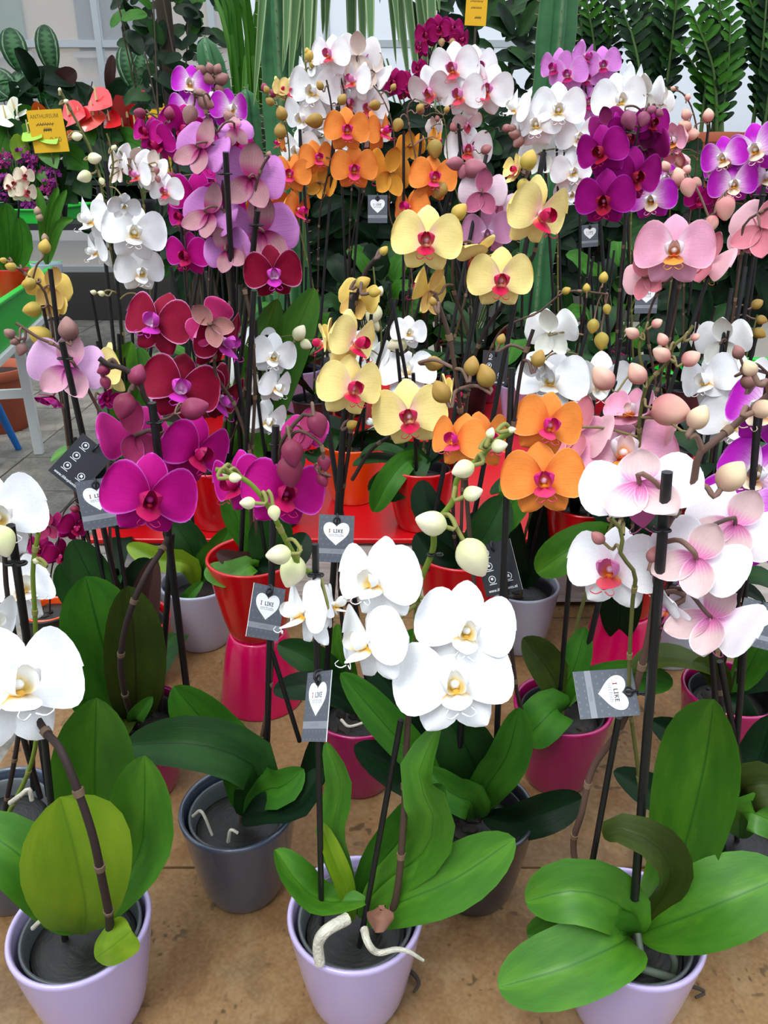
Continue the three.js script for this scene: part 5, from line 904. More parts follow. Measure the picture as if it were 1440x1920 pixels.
// ------------------------------------------------------------------ left of the table: bench, trays, stool
const greenPlastic = std(20, 170, 44, 0.4), whitePaint = std(206, 206, 204, 0.5), terracotta = std(170, 84, 54, 0.7), blackPlastic = std(22, 24, 24, 0.5);
function tray(label, x0, x1, z0, z1, y, h = 0.07, turn = 0) {
  const t = thing('green_tray', label, 'tray', V((x0 + x1) / 2, y, (z0 + z1) / 2)), w = x1 - x0, d = Math.abs(z0 - z1);
  part(t, 'tray_base', box(w - 0.02, 0.008, d - 0.02, 0, 0.004, 0), greenPlastic);
  for (const s of [-1, 1]) { part(t, 'tray_side', box(0.012, h, d, s * (w / 2 - 0.01), h / 2, 0, 0.004), greenPlastic); part(t, 'tray_side', box(w - 0.03, h, 0.012, 0, h / 2, s * (d / 2 - 0.01), 0.004), greenPlastic); }
  t.rotation.y = turn; part(t, 'tray_rim', mergeGeometries([box(0.03, 0.014, d + 0.02, -w / 2, h, 0, 0.005), box(0.03, 0.014, d + 0.02, w / 2, h, 0, 0.005), box(w, 0.014, 0.03, 0, h, -d / 2, 0.005), box(w, 0.014, 0.03, 0, h, d / 2, 0.005)].map(bare)), greenPlastic); return t;
}
{
  const b = thing('plant_bench', 'white painted bench at the left edge holding the long green tray', 'bench', V(-1.869, 0, -3.492)); b.rotation.y = rad(12.3);
  part(b, 'bench_top', box(0.62, 0.03, 1.7, 0, 0.865, 0, 0.004), whitePaint);
  for (const [x, z] of [[0.03, -0.765], [-0.28, -0.765], [-0.28, 0.7], [-0.12, 0.7]]) part(b, 'leg', box(0.05, 0.85, 0.05, x, 0.425, z, 0.004), whitePaint);
  part(b, 'rail', box(0.3, 0.05, 0.03, -0.125, 0.36, -0.765), whitePaint);
  tray('long green plastic tray on the white bench at the left edge', -2.169, -1.569, -2.667, -4.317, 0.881, 0.17, rad(12.3));
  const stand = thing('plant_stand', 'dark raised stand at the back left under the red anthuriums', 'stand', V(-2.6, 0, -6.35));
  part(stand, 'shelf', box(2.3, 0.04, 1.3, 0, 1.14, 0), blackPlastic);
  for (const [x, z] of [[-1.1, 0.6], [1.1, 0.6], [-1.1, -0.6], [1.1, -0.6]]) part(stand, 'leg', box(0.05, 1.12, 0.05, x, 0.56, z), blackPlastic);
  tray('green plastic tray on the dark stand below the yellow card', -3.5, -2.35, -5.72, -6.9, 1.16, 0.09);
  const s = thing('stool', 'blue plastic stool standing on the floor at the left edge', 'stool', V(-2.34, 0, -4.16)), blue = std(20, 110, 190, 0.4);
  part(s, 'seat', box(0.3, 0.03, 0.26, 0, 0.3, 0, 0.012), blue); part(s, 'apron', box(0.29, 0.05, 0.25, 0, 0.27, 0, 0.01), blue);
  for (const [x, z] of [[-1, -1], [1, -1], [-1, 1], [1, 1]]) part(s, 'leg', rod(V(x * 0.185, 0, z * 0.16), V(x * 0.13, 0.29, z * 0.11), 0.018, 8, 0.026), blue);
  const p = thing('terracotta_pot', 'large terracotta pot standing under the left bench', 'pot', V(-2.45, 0, -4.75));
  part(p, 'pot_wall', lathe([[0.001, 0], [0.17, 0], [0.22, 0.33], [0.24, 0.335], [0.24, 0.39], [0.22, 0.39], [0.2, 0.33], [0.15, 0.03], [0.001, 0.03]], 40), terracotta); part(p, 'soil', (() => { const g = new THREE.CylinderGeometry(0.2, 0.2, 0.01, 30); g.translate(0, 0.335, 0); return g; })(), mixMat);
}

// ------------------------------------------------------------------ background plants
const UPV = V(0, 1, 0);
function plant(name, label, category, base, potMat, R = 0.08, h = 0.13, group) {
  const t = thing(name, label, category, base, group);
  part(t, 'pot', lathe([[0.001, 0], [R * 0.72, 0], [R * 0.96, h * 0.82], [R, h * 0.83], [R, h], [R * 0.93, h], [R * 0.9, h * 0.8], [R * 0.66, 0.01], [0.001, 0.01]], 28), potMat);
  const soil = new THREE.CylinderGeometry(R * 0.88, R * 0.88, 0.012, 24); soil.translate(0, h * 0.86, 0); part(t, 'soil', soil, mixMat);
  t.top = h * 0.86; return t;
}
const leafy = (t, pts, w, mat, o = {}) => part(t, o.name ?? 'leaf', leafAlong(pts.map((q) => q.clone().sub(t.position)), w, { eye: V(0, EYE, 0).sub(t.position), nu: 4, nv: 8, ...o }), typeof mat === 'string' ? LEAF[mat] : mat);
const stalkMat = std(70, 96, 44, 0.6), stalkBrown = std(70, 56, 42, 0.7);
const stalkTo = (t, pts, r = 0.004, m = stalkMat, name = 'stem') => part(t, name, tube(pts.map((q) => q.clone().sub(t.position)), r, 12, 6, 0.7), m);

// anthuriums on the dark stand
const spathe = { red: std(206, 22, 30, 0.28, { clearcoat: 0.5 }), coral: std(214, 60, 44, 0.3, { clearcoat: 0.5 }), white: std(232, 232, 214, 0.35, { clearcoat: 0.4 }), lime: std(150, 200, 40, 0.4), orange: std(220, 90, 30, 0.35) }, spadix = std(236, 206, 140, 0.6);
function anthurium(label, x, y, D, blooms, leaves) {
  const b = P(x, y, D); b.y = 1.17; const t = plant('anthurium', label, 'anthurium', b, blackPlastic, 0.08, 0.14), c = b.clone().setY(b.y + t.top);
  for (const [bx, by, w, m, ang, dd = 0] of blooms) {
    const at = P(bx, by, D + dd), k = 1.35 * w * perPixel(by, D + dd), dir = V(Math.sin(rad(ang)), Math.cos(rad(ang)) * 0.7, 0.5).normalize();
    stalkTo(t, [c, c.clone().lerp(at, 0.6).add(V(0, 0.05, 0)), at], 0.004);
    const f = new THREE.Group(); f.name = 'bloom'; t.add(f); f.position.copy(at).sub(t.position);
    const q = [V(0, 0, 0).addScaledVector(dir, -k * 0.28), V(0, 0.01, 0), V(0, 0, 0).addScaledVector(dir, k * 0.62)];
    part(f, 'spathe', leafAlong(q, k * 0.85, { eye: V(0, 0.6, 1), a: 0.28, b: 1.7, e: 0.9, fold: 0.1, nu: 6, nv: 8 }), spathe[m]); part(f, 'spadix', rod(V(0, 0.006, 0.01), V(0, k * 0.42, 0.02), k * 0.035, 8, k * 0.02), spadix);
  }
  for (const [lx, ly, w, m, ang, dd = 0] of leaves) {
    const at = P(lx, ly, D + dd), k = w * perPixel(ly, D), dir = V(Math.sin(rad(ang)), Math.cos(rad(ang)) * 0.8, 0.35).normalize();
    stalkTo(t, [c, c.clone().lerp(at, 0.6).add(V(0, 0.04, 0)), at], 0.003);
    leafy(t, [at.clone().addScaledVector(dir, -k * 0.35), at.clone().add(V(0, 0.02, 0)), at.clone().addScaledVector(dir, k * 0.65)], k * 0.8, m, { a: 0.24, b: 1.6, e: 0.9, fold: 0.14, nu: 6 });
  }
}
anthurium('red anthurium left of the tall mauve orchid', 200, 290, 5.9, [[182, 190, 46, 'red', 110], [176, 218, 44, 'coral', 200], [206, 228, 34, 'red', 110], [130, 218, 50, 'red', 90], [150, 222, 34, 'red', 80]], [[165, 250, 40, 'mid', 160], [240, 270, 60, 'mid', 110], [135, 300, 62, 'mid', 120], [150, 350, 50, 'dark', 140], [210, 260, 40, 'dark', 100], [125, 370, 44, 'dark', 120]]);
anthurium('bright red anthurium with upright blooms beside the second yellow card', 262, 290, 6.0, [[240, 222, 56, 'red', 350], [255, 238, 60, 'red', 20], [232, 246, 48, 'red', 220], [268, 192, 30, 'red', 20], [285, 215, 40, 'red', 60]], [[230, 280, 54, 'mid', 140], [262, 290, 50, 'dark', 90], [250, 320, 50, 'dark', 200]]);
anthurium('white anthurium behind the large yellow card', 20, 300, 6.0, [[28, 208, 36, 'white', 30], [12, 222, 40, 'white', 270], [36, 212, 26, 'white', 90]], [[10, 260, 60, 'mid', 200], [28, 250, 50, 'dark', 100], [50, 220, 46, 'mid', 60]]);
anthurium('green anthurium with lime leaves around the yellow card', 85, 320, 5.8, [[75, 210, 26, 'orange', 0], [130, 258, 20, 'orange', 80], [55, 250, 40, 'lime', 110], [88, 250, 40, 'lime', 140]], [[55, 255, 40, 'bright', 120], [90, 290, 50, 'bright', 150], [40, 275, 44, 'lime', 200], [78, 330, 30, 'bright', 160], [110, 240, 40, 'dark', 60]]);

// calatheas with medallion leaves, on the upper level behind
const medallion = new THREE.MeshPhysicalMaterial({ name: 'medallion_leaf', roughness: 0.45, map: tex(256, 256, (x, y) => {
  const U = Math.abs((x % 0.5) * 4 - 1), v = y < 0.5 ? y * 2 : (y - 0.5) * 2, back = x > 0.5;
  if (back) return [62, 26, 40];
  const n = fbm(x * 30, y * 30), ring = smooth(0.1, 0.0, Math.abs(U - 0.72 + (n - 0.5) * 0.12)), feather = smooth(0.5, 0.2, U + 0.16 * Math.sin(v * 60)) * smooth(0.05, 0.2, v) * smooth(1, 0.8, v);
  let k = mixc([20, 52, 28], [30, 74, 36], n); k = mixc(k, [150, 178, 140], ring * 0.85); k = mixc(k, [92, 140, 88], feather * 0.6); return k;
}) });
function calathea(label, x, D, leaves) {
  const b = P(x, 240, D); b.y = 1.42; const t = plant('calathea', label, 'calathea', b, blackPlastic, 0.1, 0.16), c = b.clone().setY(b.y + t.top);
  for (const [lx, ly, len, w, ang, m = 0] of leaves) {
    const at = P(lx, ly, D), k = len * perPixel(ly, D), dir = V(Math.sin(rad(ang)), Math.cos(rad(ang)), 0.1).normalize(), s = at.clone().addScaledVector(dir, -k / 2), e = at.clone().addScaledVector(dir, k / 2);
    stalkTo(t, [c, c.clone().lerp(s, 0.6), s], 0.005, stalkBrown); leafy(t, [s, at.clone().add(V(0, 0, 0.03)), e], w * perPixel(ly, D), m === 1 ? LEAF.plum : m === 2 ? LEAF.deep : medallion, { a: 0.55, b: 2, fold: 0.1, nu: 6, nv: 10 });
  }
}
{
  const st = thing('plant_stand', 'tall dark stand at the far left back under the medallion leaves', 'stand', V(-3.3, 0, -7.5)); part(st, 'shelf', box(3.6, 0.04, 0.9, 0, 1.4, 0), blackPlastic);
  for (const [x, z] of [[-1.7, 0.4], [1.7, 0.4], [-1.7, -0.4], [1.7, -0.4]]) part(st, 'leg', box(0.05, 1.38, 0.05, x, 0.69, z), blackPlastic);
}
calathea('patterned calathea at the far left back', 20, 7.2, [[30, 95, 74, 48, 355], [14, 160, 66, 44, 320], [50, 155, 60, 40, 120], [10, 170, 60, 34, 250], [28, 175, 50, 40, 100, 2], [40, 190, 50, 40, 60, 2]]);
calathea('patterned calathea with one upright leaf in front of the wall', 92, 7.3, [[92, 93, 80, 42, 0], [90, 155, 60, 34, 300, 2], [120, 150, 60, 34, 60, 1], [92, 178, 50, 40, 20], [75, 165, 60, 30, 250, 2], [104, 195, 48, 34, 150]]);
calathea('calathea with a purple backed leaf left of the dark climbing plant', 240, 7.2, [[246, 128, 76, 48, 355], [208, 142, 70, 20, 15, 1], [262, 130, 60, 30, 20], [220, 175, 60, 36, 60, 2], [190, 190, 50, 30, 280, 2], [240, 185, 50, 36, 120, 2]]);

// dark climbing plant on a pole
{
  const b = P(330, 250, 5.2); b.y = 0; const t = plant('climbing_plant', 'tall dark leaved climbing plant in front of the left wall', 'plant', b, blackPlastic, 0.2, 0.34), r = rng(77);
  part(t, 'moss_pole', rod(V(0, 0.28, 0), V(0, 2.9, 0), 0.045, 12), std(52, 40, 30, 0.95));
  for (let i = 0; i < 9; i++) { const a = [V(0, 0.5, 0), V((r() - 0.5) * 0.3, 1.3, (r() - 0.2) * 0.3), V((r() - 0.45) * 0.55, 1.9 + r() * 0.8, (r() - 0.1) * 0.4)]; part(t, 'stem', tube(a, 0.008, 14, 6, 0.5), stalkBrown); }
  for (let i = 0; i < 130; i++) {
    const x = 228 + r() * 175, y = -60 + r() * 270; if (x < 262 && y > 80) continue;
    const at = P(x, y, 5.0 + r() * 0.55), k = 0.09 + r() * 0.075, ang = r() * 6.28, dir = V(Math.cos(ang), Math.sin(ang) * 0.7 - 0.35, (r() - 0.3) * 0.6).normalize();
    leafy(t, [at, at.clone().addScaledVector(dir, k * 0.5).add(V(0, 0.012, 0)), at.clone().addScaledVector(dir, k)], k * 0.52, y < 40 && r() < 0.25 ? 'mid' : r() < 0.25 ? 'dark' : 'deep', { a: 0.4, b: 2, fold: 0.15, nv: 6, face: V(r() - 0.5, 0.5, 0.9).normalize() });
  }
}

// palms, cacti and strap leaved plants straight behind the orchids
const backY = 0.72;
{
  const t = thing('back_bench', 'low dark bench behind the orchid table carrying cacti and palms', 'bench', V(0.3, 0, -3.27)); part(t, 'bench_top', box(2.0, 0.04, 0.54, 0, backY - 0.02, 0), blackPlastic);
  for (const [x, z] of [[-0.95, 0.22], [0.95, 0.22], [-0.95, -0.22], [0.95, -0.22]]) part(t, 'leg', box(0.05, backY - 0.04, 0.05, x, (backY - 0.04) / 2, z), blackPlastic);
}
const cactusMat = new THREE.MeshPhysicalMaterial({ name: 'cactus_skin', roughness: 0.55, map: tex(128, 256, (x, y) => { const n = fbm(x * 8, y * 20), rib = smooth(0.975, 1.0, Math.abs(Math.cos(x * Math.PI * 4))); let k = mixc([30, 84, 44], [54, 116, 62], n); return mixc(k, [104, 124, 88], rib * 0.8); }) }), spineMat = std(150, 140, 110, 0.7);
function cactus(label, x, D, lean, r0, h, group) {
  const b = P(x, 300, D); b.y = backY; const t = plant('column_cactus', label, 'cactus', b, terracotta, Math.max(0.09, r0 * 1.7), 0.15, group), seg = 40, ra = 32, pos = [], uv = [], idx = [], spines = [];
  for (let j = 0; j <= seg; j++) for (let i = 0; i <= ra; i++) {
    const v = j / seg, th = (i / ra) * Math.PI * 2 + 0.4, rib = Math.pow(Math.abs(Math.cos(th * 2)), 1.6), sc = 0.5 + 0.5 * Math.sin(v * h * 130), cap = Math.pow(Math.max(0, 1 - Math.pow(v, 24)), 0.5), rr = r0 * (0.46 + (0.5 + 0.07 * sc) * rib) * cap;
    const x2 = Math.cos(th) * rr + lean * v * h, z2 = Math.sin(th) * rr; pos.push(x2, t.top + v * h, z2); uv.push((th / (Math.PI * 2)), v * 3);
    if (i < ra && j < seg) { const A = j * (ra + 1) + i; idx.push(A, A + ra + 1, A + ra + 2, A, A + ra + 2, A + 1); }
    if (rib > 0.97 && i < ra && j % 1 === 0) { const c = V(x2, t.top + v * h, z2), o = V(Math.cos(th), 0.3, Math.sin(th)); spines.push(bare(rod(c.clone().addScaledVector(o, -0.002), c.clone().addScaledVector(o, 0.012), 0.0022, 3, 0.0004))); }
  }
  const g = new THREE.BufferGeometry(); g.setAttribute('position', new THREE.Float32BufferAttribute(pos, 3)); g.setAttribute('uv', new THREE.Float32BufferAttribute(uv, 2)); g.setIndex(idx); g.computeVertexNormals();
  part(t, 'stem', g, cactusMat); part(t, 'spines', mergeGeometries(spines), spineMat).userData.kind = 'stuff';
}
cactus('thick green column cactus left of the white cluster', 536, 3.2, 0.0, 0.075, 1.6); cactus('thick green column cactus right of the white flowers', 1019, 3.2, 0.01, 0.07, 1.6);
cactus('slim leaning cactus left of the thick one', 508, 3.38, -0.2, 0.055, 1.12); cactus('slim dark cactus farthest left beside the palm stems', 478, 3.4, -0.02, 0.05, 0.95);
const striped = new THREE.MeshPhysicalMaterial({ name: 'striped_leaf', roughness: 0.5, map: tex(128, 64, (x, y) => { const U = Math.abs((x % 0.5) * 4 - 1), n = fbm(x * 40, y * 6), s = smooth(0.62, 0.72, U + 0.06 * Math.sin(x * 90)); return mixc(mixc([70, 112, 62], [100, 140, 84], n), [152, 174, 126], s); }) });
{
  const b = V(-0.1, 2.35, -3.1), t = thing('spider_plant', 'striped spider plant hanging from the roof at the top centre', 'plant', b), r = rng(9);
  part(t, 'basket', lathe([[0.001, 0], [0.09, 0], [0.15, 0.14], [0.16, 0.145], [0.155, 0.16], [0.14, 0.15], [0.085, 0.01], [0.001, 0.01]], 30), blackPlastic);
  for (let k = 0; k < 3; k++) { const a = k * 2.1 + 0.3; part(t, 'wire', rod(V(Math.cos(a) * 0.15, 0.14, Math.sin(a) * 0.15), V(0, 1.57, 0), 0.002, 5), stalkBrown); }
  for (let i = 0; i < 34; i++) {
    const a = r() * 6.28, R = 0.1 + r() * 0.16, fall = 0.2 + r() * 0.5, dx = Math.cos(a), dz = Math.sin(a) * 0.8, q = [V(dx * 0.02, 0.13, dz * 0.02), V(dx * R * 0.55, 0.26 + r() * 0.06, dz * R * 0.55), V(dx * R, 0.08, dz * R), V(dx * (R + 0.05 + r() * 0.1), -fall, dz * (R + 0.04))];
    part(t, 'leaf', leafAlong(q, 0.03 + r() * 0.014, { a: 0.25, b: 3, e: 0.7, fold: 0.3, nu: 4, nv: 12, eye: V(0, EYE, 0).sub(b) }), striped);
  }
}
{
  const b = P(440, 300, 4.1); b.y = 0; const t = plant('areca_palm', 'slender palm with arching narrow leaves at the top left of centre', 'palm', b, blackPlastic, 0.16, 0.3), r = rng(19);
  for (let i = 0; i < 24; i++) {   // long strap leaves fan up and arch over
    const x1 = 440 + r() * 60, y1 = 215 + r() * 50, x2 = 370 + r() * 140, y2 = -120 + r() * 150, D = 3.95 + r() * 0.3, s = P(x1, y1, D), e = P(x2, y2, D + (r() - 0.5) * 0.3), m = s.clone().lerp(e, 0.55).add(V((x1 - x2) * 0.0006, 0.03, 0));
    leafy(t, [b.clone().setY(1.0).add(V((r() - 0.5) * 0.1, 0, 0)), s, m, e], 0.022 + r() * 0.012, r() < 0.4 ? 'bright' : 'mid', { a: 0.3, b: 3, fold: 0.3, nv: 14 });
  }
  part(t, 'trunk', rod(V(0, 0.25, 0), V(0, 1.05, 0), 0.03, 10, 0.022), stalkBrown);
}
// high shelf at the back right with ZZ plants in terracotta pots
const HS = 1.42;
{
  const t = thing('plant_shelf', 'high grey shelf at the back right holding terracotta pots', 'shelf', V(1.95, 0, -4.55)); part(t, 'shelf_board', box(2.5, 0.04, 0.9, 0, HS - 0.02, 0), std(120, 124, 126, 0.6));
  for (const [x, z] of [[-1.2, 0.4], [1.2, 0.4], [-1.2, -0.4], [1.2, -0.4]]) part(t, 'leg', box(0.05, HS - 0.04, 0.05, x, (HS - 0.04) / 2, z), std(120, 124, 126, 0.6));
}
function zzPlant(label, x, D, R, stalks, seed) {
  const b = P(x, 300, D); b.y = HS; const t = plant('zz_plant', label, 'plant', b, terracotta, R * 1.02, 0.26), c = V(0, t.top, 0), r = rng(seed);
  for (const [tx, ty, w = 0.075] of stalks) {
    const e = P(tx, ty, D + (r() - 0.5) * 0.25).sub(b), s = c.clone().add(V((r() - 0.5) * R, 0, (r() - 0.5) * R)), m = s.clone().lerp(e, 0.5).add(V((e.x - s.x) * -0.12, 0.05, 0));
    const curve = new THREE.CatmullRomCurve3([s, m, e]), len = curve.getLength(); part(t, 'stalk', tube([s, m, e], 0.011, 14, 7, 0.4), stalkMat);
    const n = Math.round(len / 0.042);
    for (let k = Math.round(n * 0.16); k <= n; k++) {
      const q = curve.getPointAt(k / n), T = curve.getTangentAt(k / n); for (const sd of [-1, 1]) {
        const dir = V(sd, 0, 0.15 + (r() - 0.5) * 0.5).addScaledVector(T, 0.75).normalize(), l = w * (1.25 - 0.45 * Math.abs(k / n - 0.62) * 2) * (0.9 + r() * 0.25);
        part(t, 'leaflet', leafAlong([q, q.clone().addScaledVector(dir, l * 0.5).add(V(0, 0.006, 0)), q.clone().addScaledVector(dir, l)], l * 0.44, { face: V((r() - 0.5) * 0.6, 0.45, 0.9).normalize(), a: 0.5, b: 2, fold: 0.12, nu: 4, nv: 6 }), LEAF[k > n * 0.85 || (seed === 3 && r() < 0.5) ? 'mid' : r() < 0.5 ? 'dark' : 'deep']);
      }
    }
  }
}
zzPlant('dense green glossy plant in the terracotta pot right of the white flowers', 1330, 4.4, 0.13, [[1335, -30], [1300, 30], [1370, 40], [1350, 0], [1280, 90], [1390, 90], [1320, 60]], 3);
zzPlant('glossy plant with thin spaced leaves left of the dense one', 1225, 4.55, 0.12, [[1180, -40], [1250, -50], [1215, -10], [1270, -20], [1195, 40], [1150, -30]], 4);
zzPlant('dark glossy plant in the terracotta pot at the top right edge', 1425, 4.38, 0.14, [[1400, -20], [1440, -40], [1470, 0], [1410, 60], [1450, 80], [1385, -40]], 5);
zzPlant('dark glossy plant behind the right cactus', 1110, 4.75, 0.12, [[1080, -40], [1130, -50], [1100, 0], [1060, 20], [1150, 30], [1040, -20]], 6);
{ // dark bush behind the white flowers with pink lips
  const b = P(850, 300, 4.25); b.y = 0; const t = plant('leafy_bush', 'dark leafy bush standing behind the white flowers at the top', 'bush', b, blackPlastic, 0.18, 0.32), r = rng(55);
  for (let i = 0; i < 7; i++) part(t, 'stem', tube([V(0, 0.28, 0), V((r() - 0.5) * 0.3, 1.0, 0), V((r() - 0.5) * 0.8, 1.7 + r() * 0.5, (r() - 0.5) * 0.3)], 0.009, 12, 6, 0.5), stalkMat);
  for (let i = 0; i < 150; i++) { const at = P(770 + r() * 270, -50 + r() * 340, 3.95 + r() * 0.5), k = 0.1 + r() * 0.1, a = r() * 6.28, dir = V(Math.cos(a), Math.sin(a) * 0.6 - 0.5, (r() - 0.4) * 0.7).normalize(); leafy(t, [at, at.clone().addScaledVector(dir, k * 0.5).add(V(0, 0.015, 0)), at.clone().addScaledVector(dir, k)], k * 0.4, r() < 0.6 ? 'deep' : 'dark', { a: 0.4, b: 2, nv: 6, face: V(r() - 0.5, 0.6, 0.8).normalize() }); }
}
const bushes = [['dark bush behind the white and orange flowers at the top centre', 600, 3.75, 470, 760, 190, 560, 301], ['dark bush behind the rose flowers left of the right cactus', 860, 3.8, 740, 1010, 220, 560, 302], ['dark bush behind the deep purple flowers', 1150, 3.75, 1000, 1260, 260, 560, 303], ['dark bush below the terracotta pots at the right edge', 1390, 3.7, 1230, 1570, 290, 600, 304], ['dark bush low behind the mauve flowers on the left', 420, 3.9, 340, 500, 230, 520, 305], ['dark leafy bush behind the red anthuriums', 200, 7.3, 20, 330, 150, 420, 306]];
for (const [label, x, D, x0, x1, y0, y1, seed] of bushes) {
  const b = P(x, 500, D); b.y = D > 6 ? 1.42 : 0; const sc = D > 6 ? 1.7 : 1, t = plant('leafy_bush', label, 'bush', b, blackPlastic, D > 6 ? 0.1 : 0.15, D > 6 ? 0.16 : 0.3), r = rng(seed);
  for (let i = 0; i < 6; i++) part(t, 'stem', tube([V(0, D > 6 ? 0.12 : 0.26, 0), V((r() - 0.5) * 0.2, D > 6 ? 0.35 : 0.7, (r() - 0.5) * 0.1), P(x0 + r() * (x1 - x0), y0 + r() * 60, D).sub(b)], 0.009, 12, 6, 0.5), stalkBrown);
  const n = Math.round((x1 - x0) * (y1 - y0) / 620);
  for (let i = 0; i < n; i++) { const at = P(x0 + r() * (x1 - x0), y0 + r() * (y1 - y0), D - 0.12 + r() * 0.3), k = sc * (0.13 + r() * 0.09), a = r() * 6.28, dir = V(Math.cos(a), Math.sin(a) * 0.6 - 0.45, (r() - 0.4) * 0.6).normalize(); leafy(t, [at, at.clone().addScaledVector(dir, k * 0.5).add(V(0, 0.015, 0)), at.clone().addScaledVector(dir, k)], k * 0.5, r() < 0.75 ? 'deep' : 'dark', { a: 0.4, b: 2, nv: 6, face: V(r() - 0.5, 0.5, 0.8).normalize() }); }
}
{ // foliage low behind the platform
  const spots = [[690, 420, 3.15, 'low leafy plant behind the orange flowers'], [760, 430, 3.2, 'low leafy plant behind the golden orange flowers'], [890, 440, 3.15, 'low leafy plant behind the rose flowers'], [1180, 450, 3.2, 'low leafy plant behind the deep purple flowers'], [1360, 430, 3.2, 'low leafy plant behind the purple flowers at the right edge']];
  spots.forEach(([x, y, D, label], s) => {
    const b = P(x, y, D); b.y = s < 4 ? backY : 0; const h0 = s < 4 ? 0.14 : 0.3, t = plant('leafy_plant', label, 'plant', b, blackPlastic, 0.1, h0), r = rng(200 + s), c = V(0, t.top, 0);
    for (let i = 0; i < 30; i++) { const a = r() * 6.28, l = 0.25 + r() * 0.2, e = V(Math.cos(a) * l * 0.6, (s < 4 ? 0.1 : 0.5) + r() * 0.42, Math.sin(a) * l * 0.45), m = e.clone().multiplyScalar(0.55).add(V(0, 0.12, 0)); stalkTo(t, [c.clone().add(b), m.clone().add(b)], 0.003); leafy(t, [m.clone().add(b), m.clone().lerp(e, 0.5).add(V(0, 0.03, 0)).add(b), e.clone().add(b)], 0.07 + r() * 0.04, r() < 0.55 ? 'deep' : r() < 0.6 ? 'dark' : 'mid', { a: 0.45, b: 2, nv: 6, face: V(0, 0.7, 0.7) }); }
  });
}
tray('green plastic tray at the back right of the platform', 0.62, 1.4, -2.42, -2.62, TIER_Y + 0.001, 0.06);

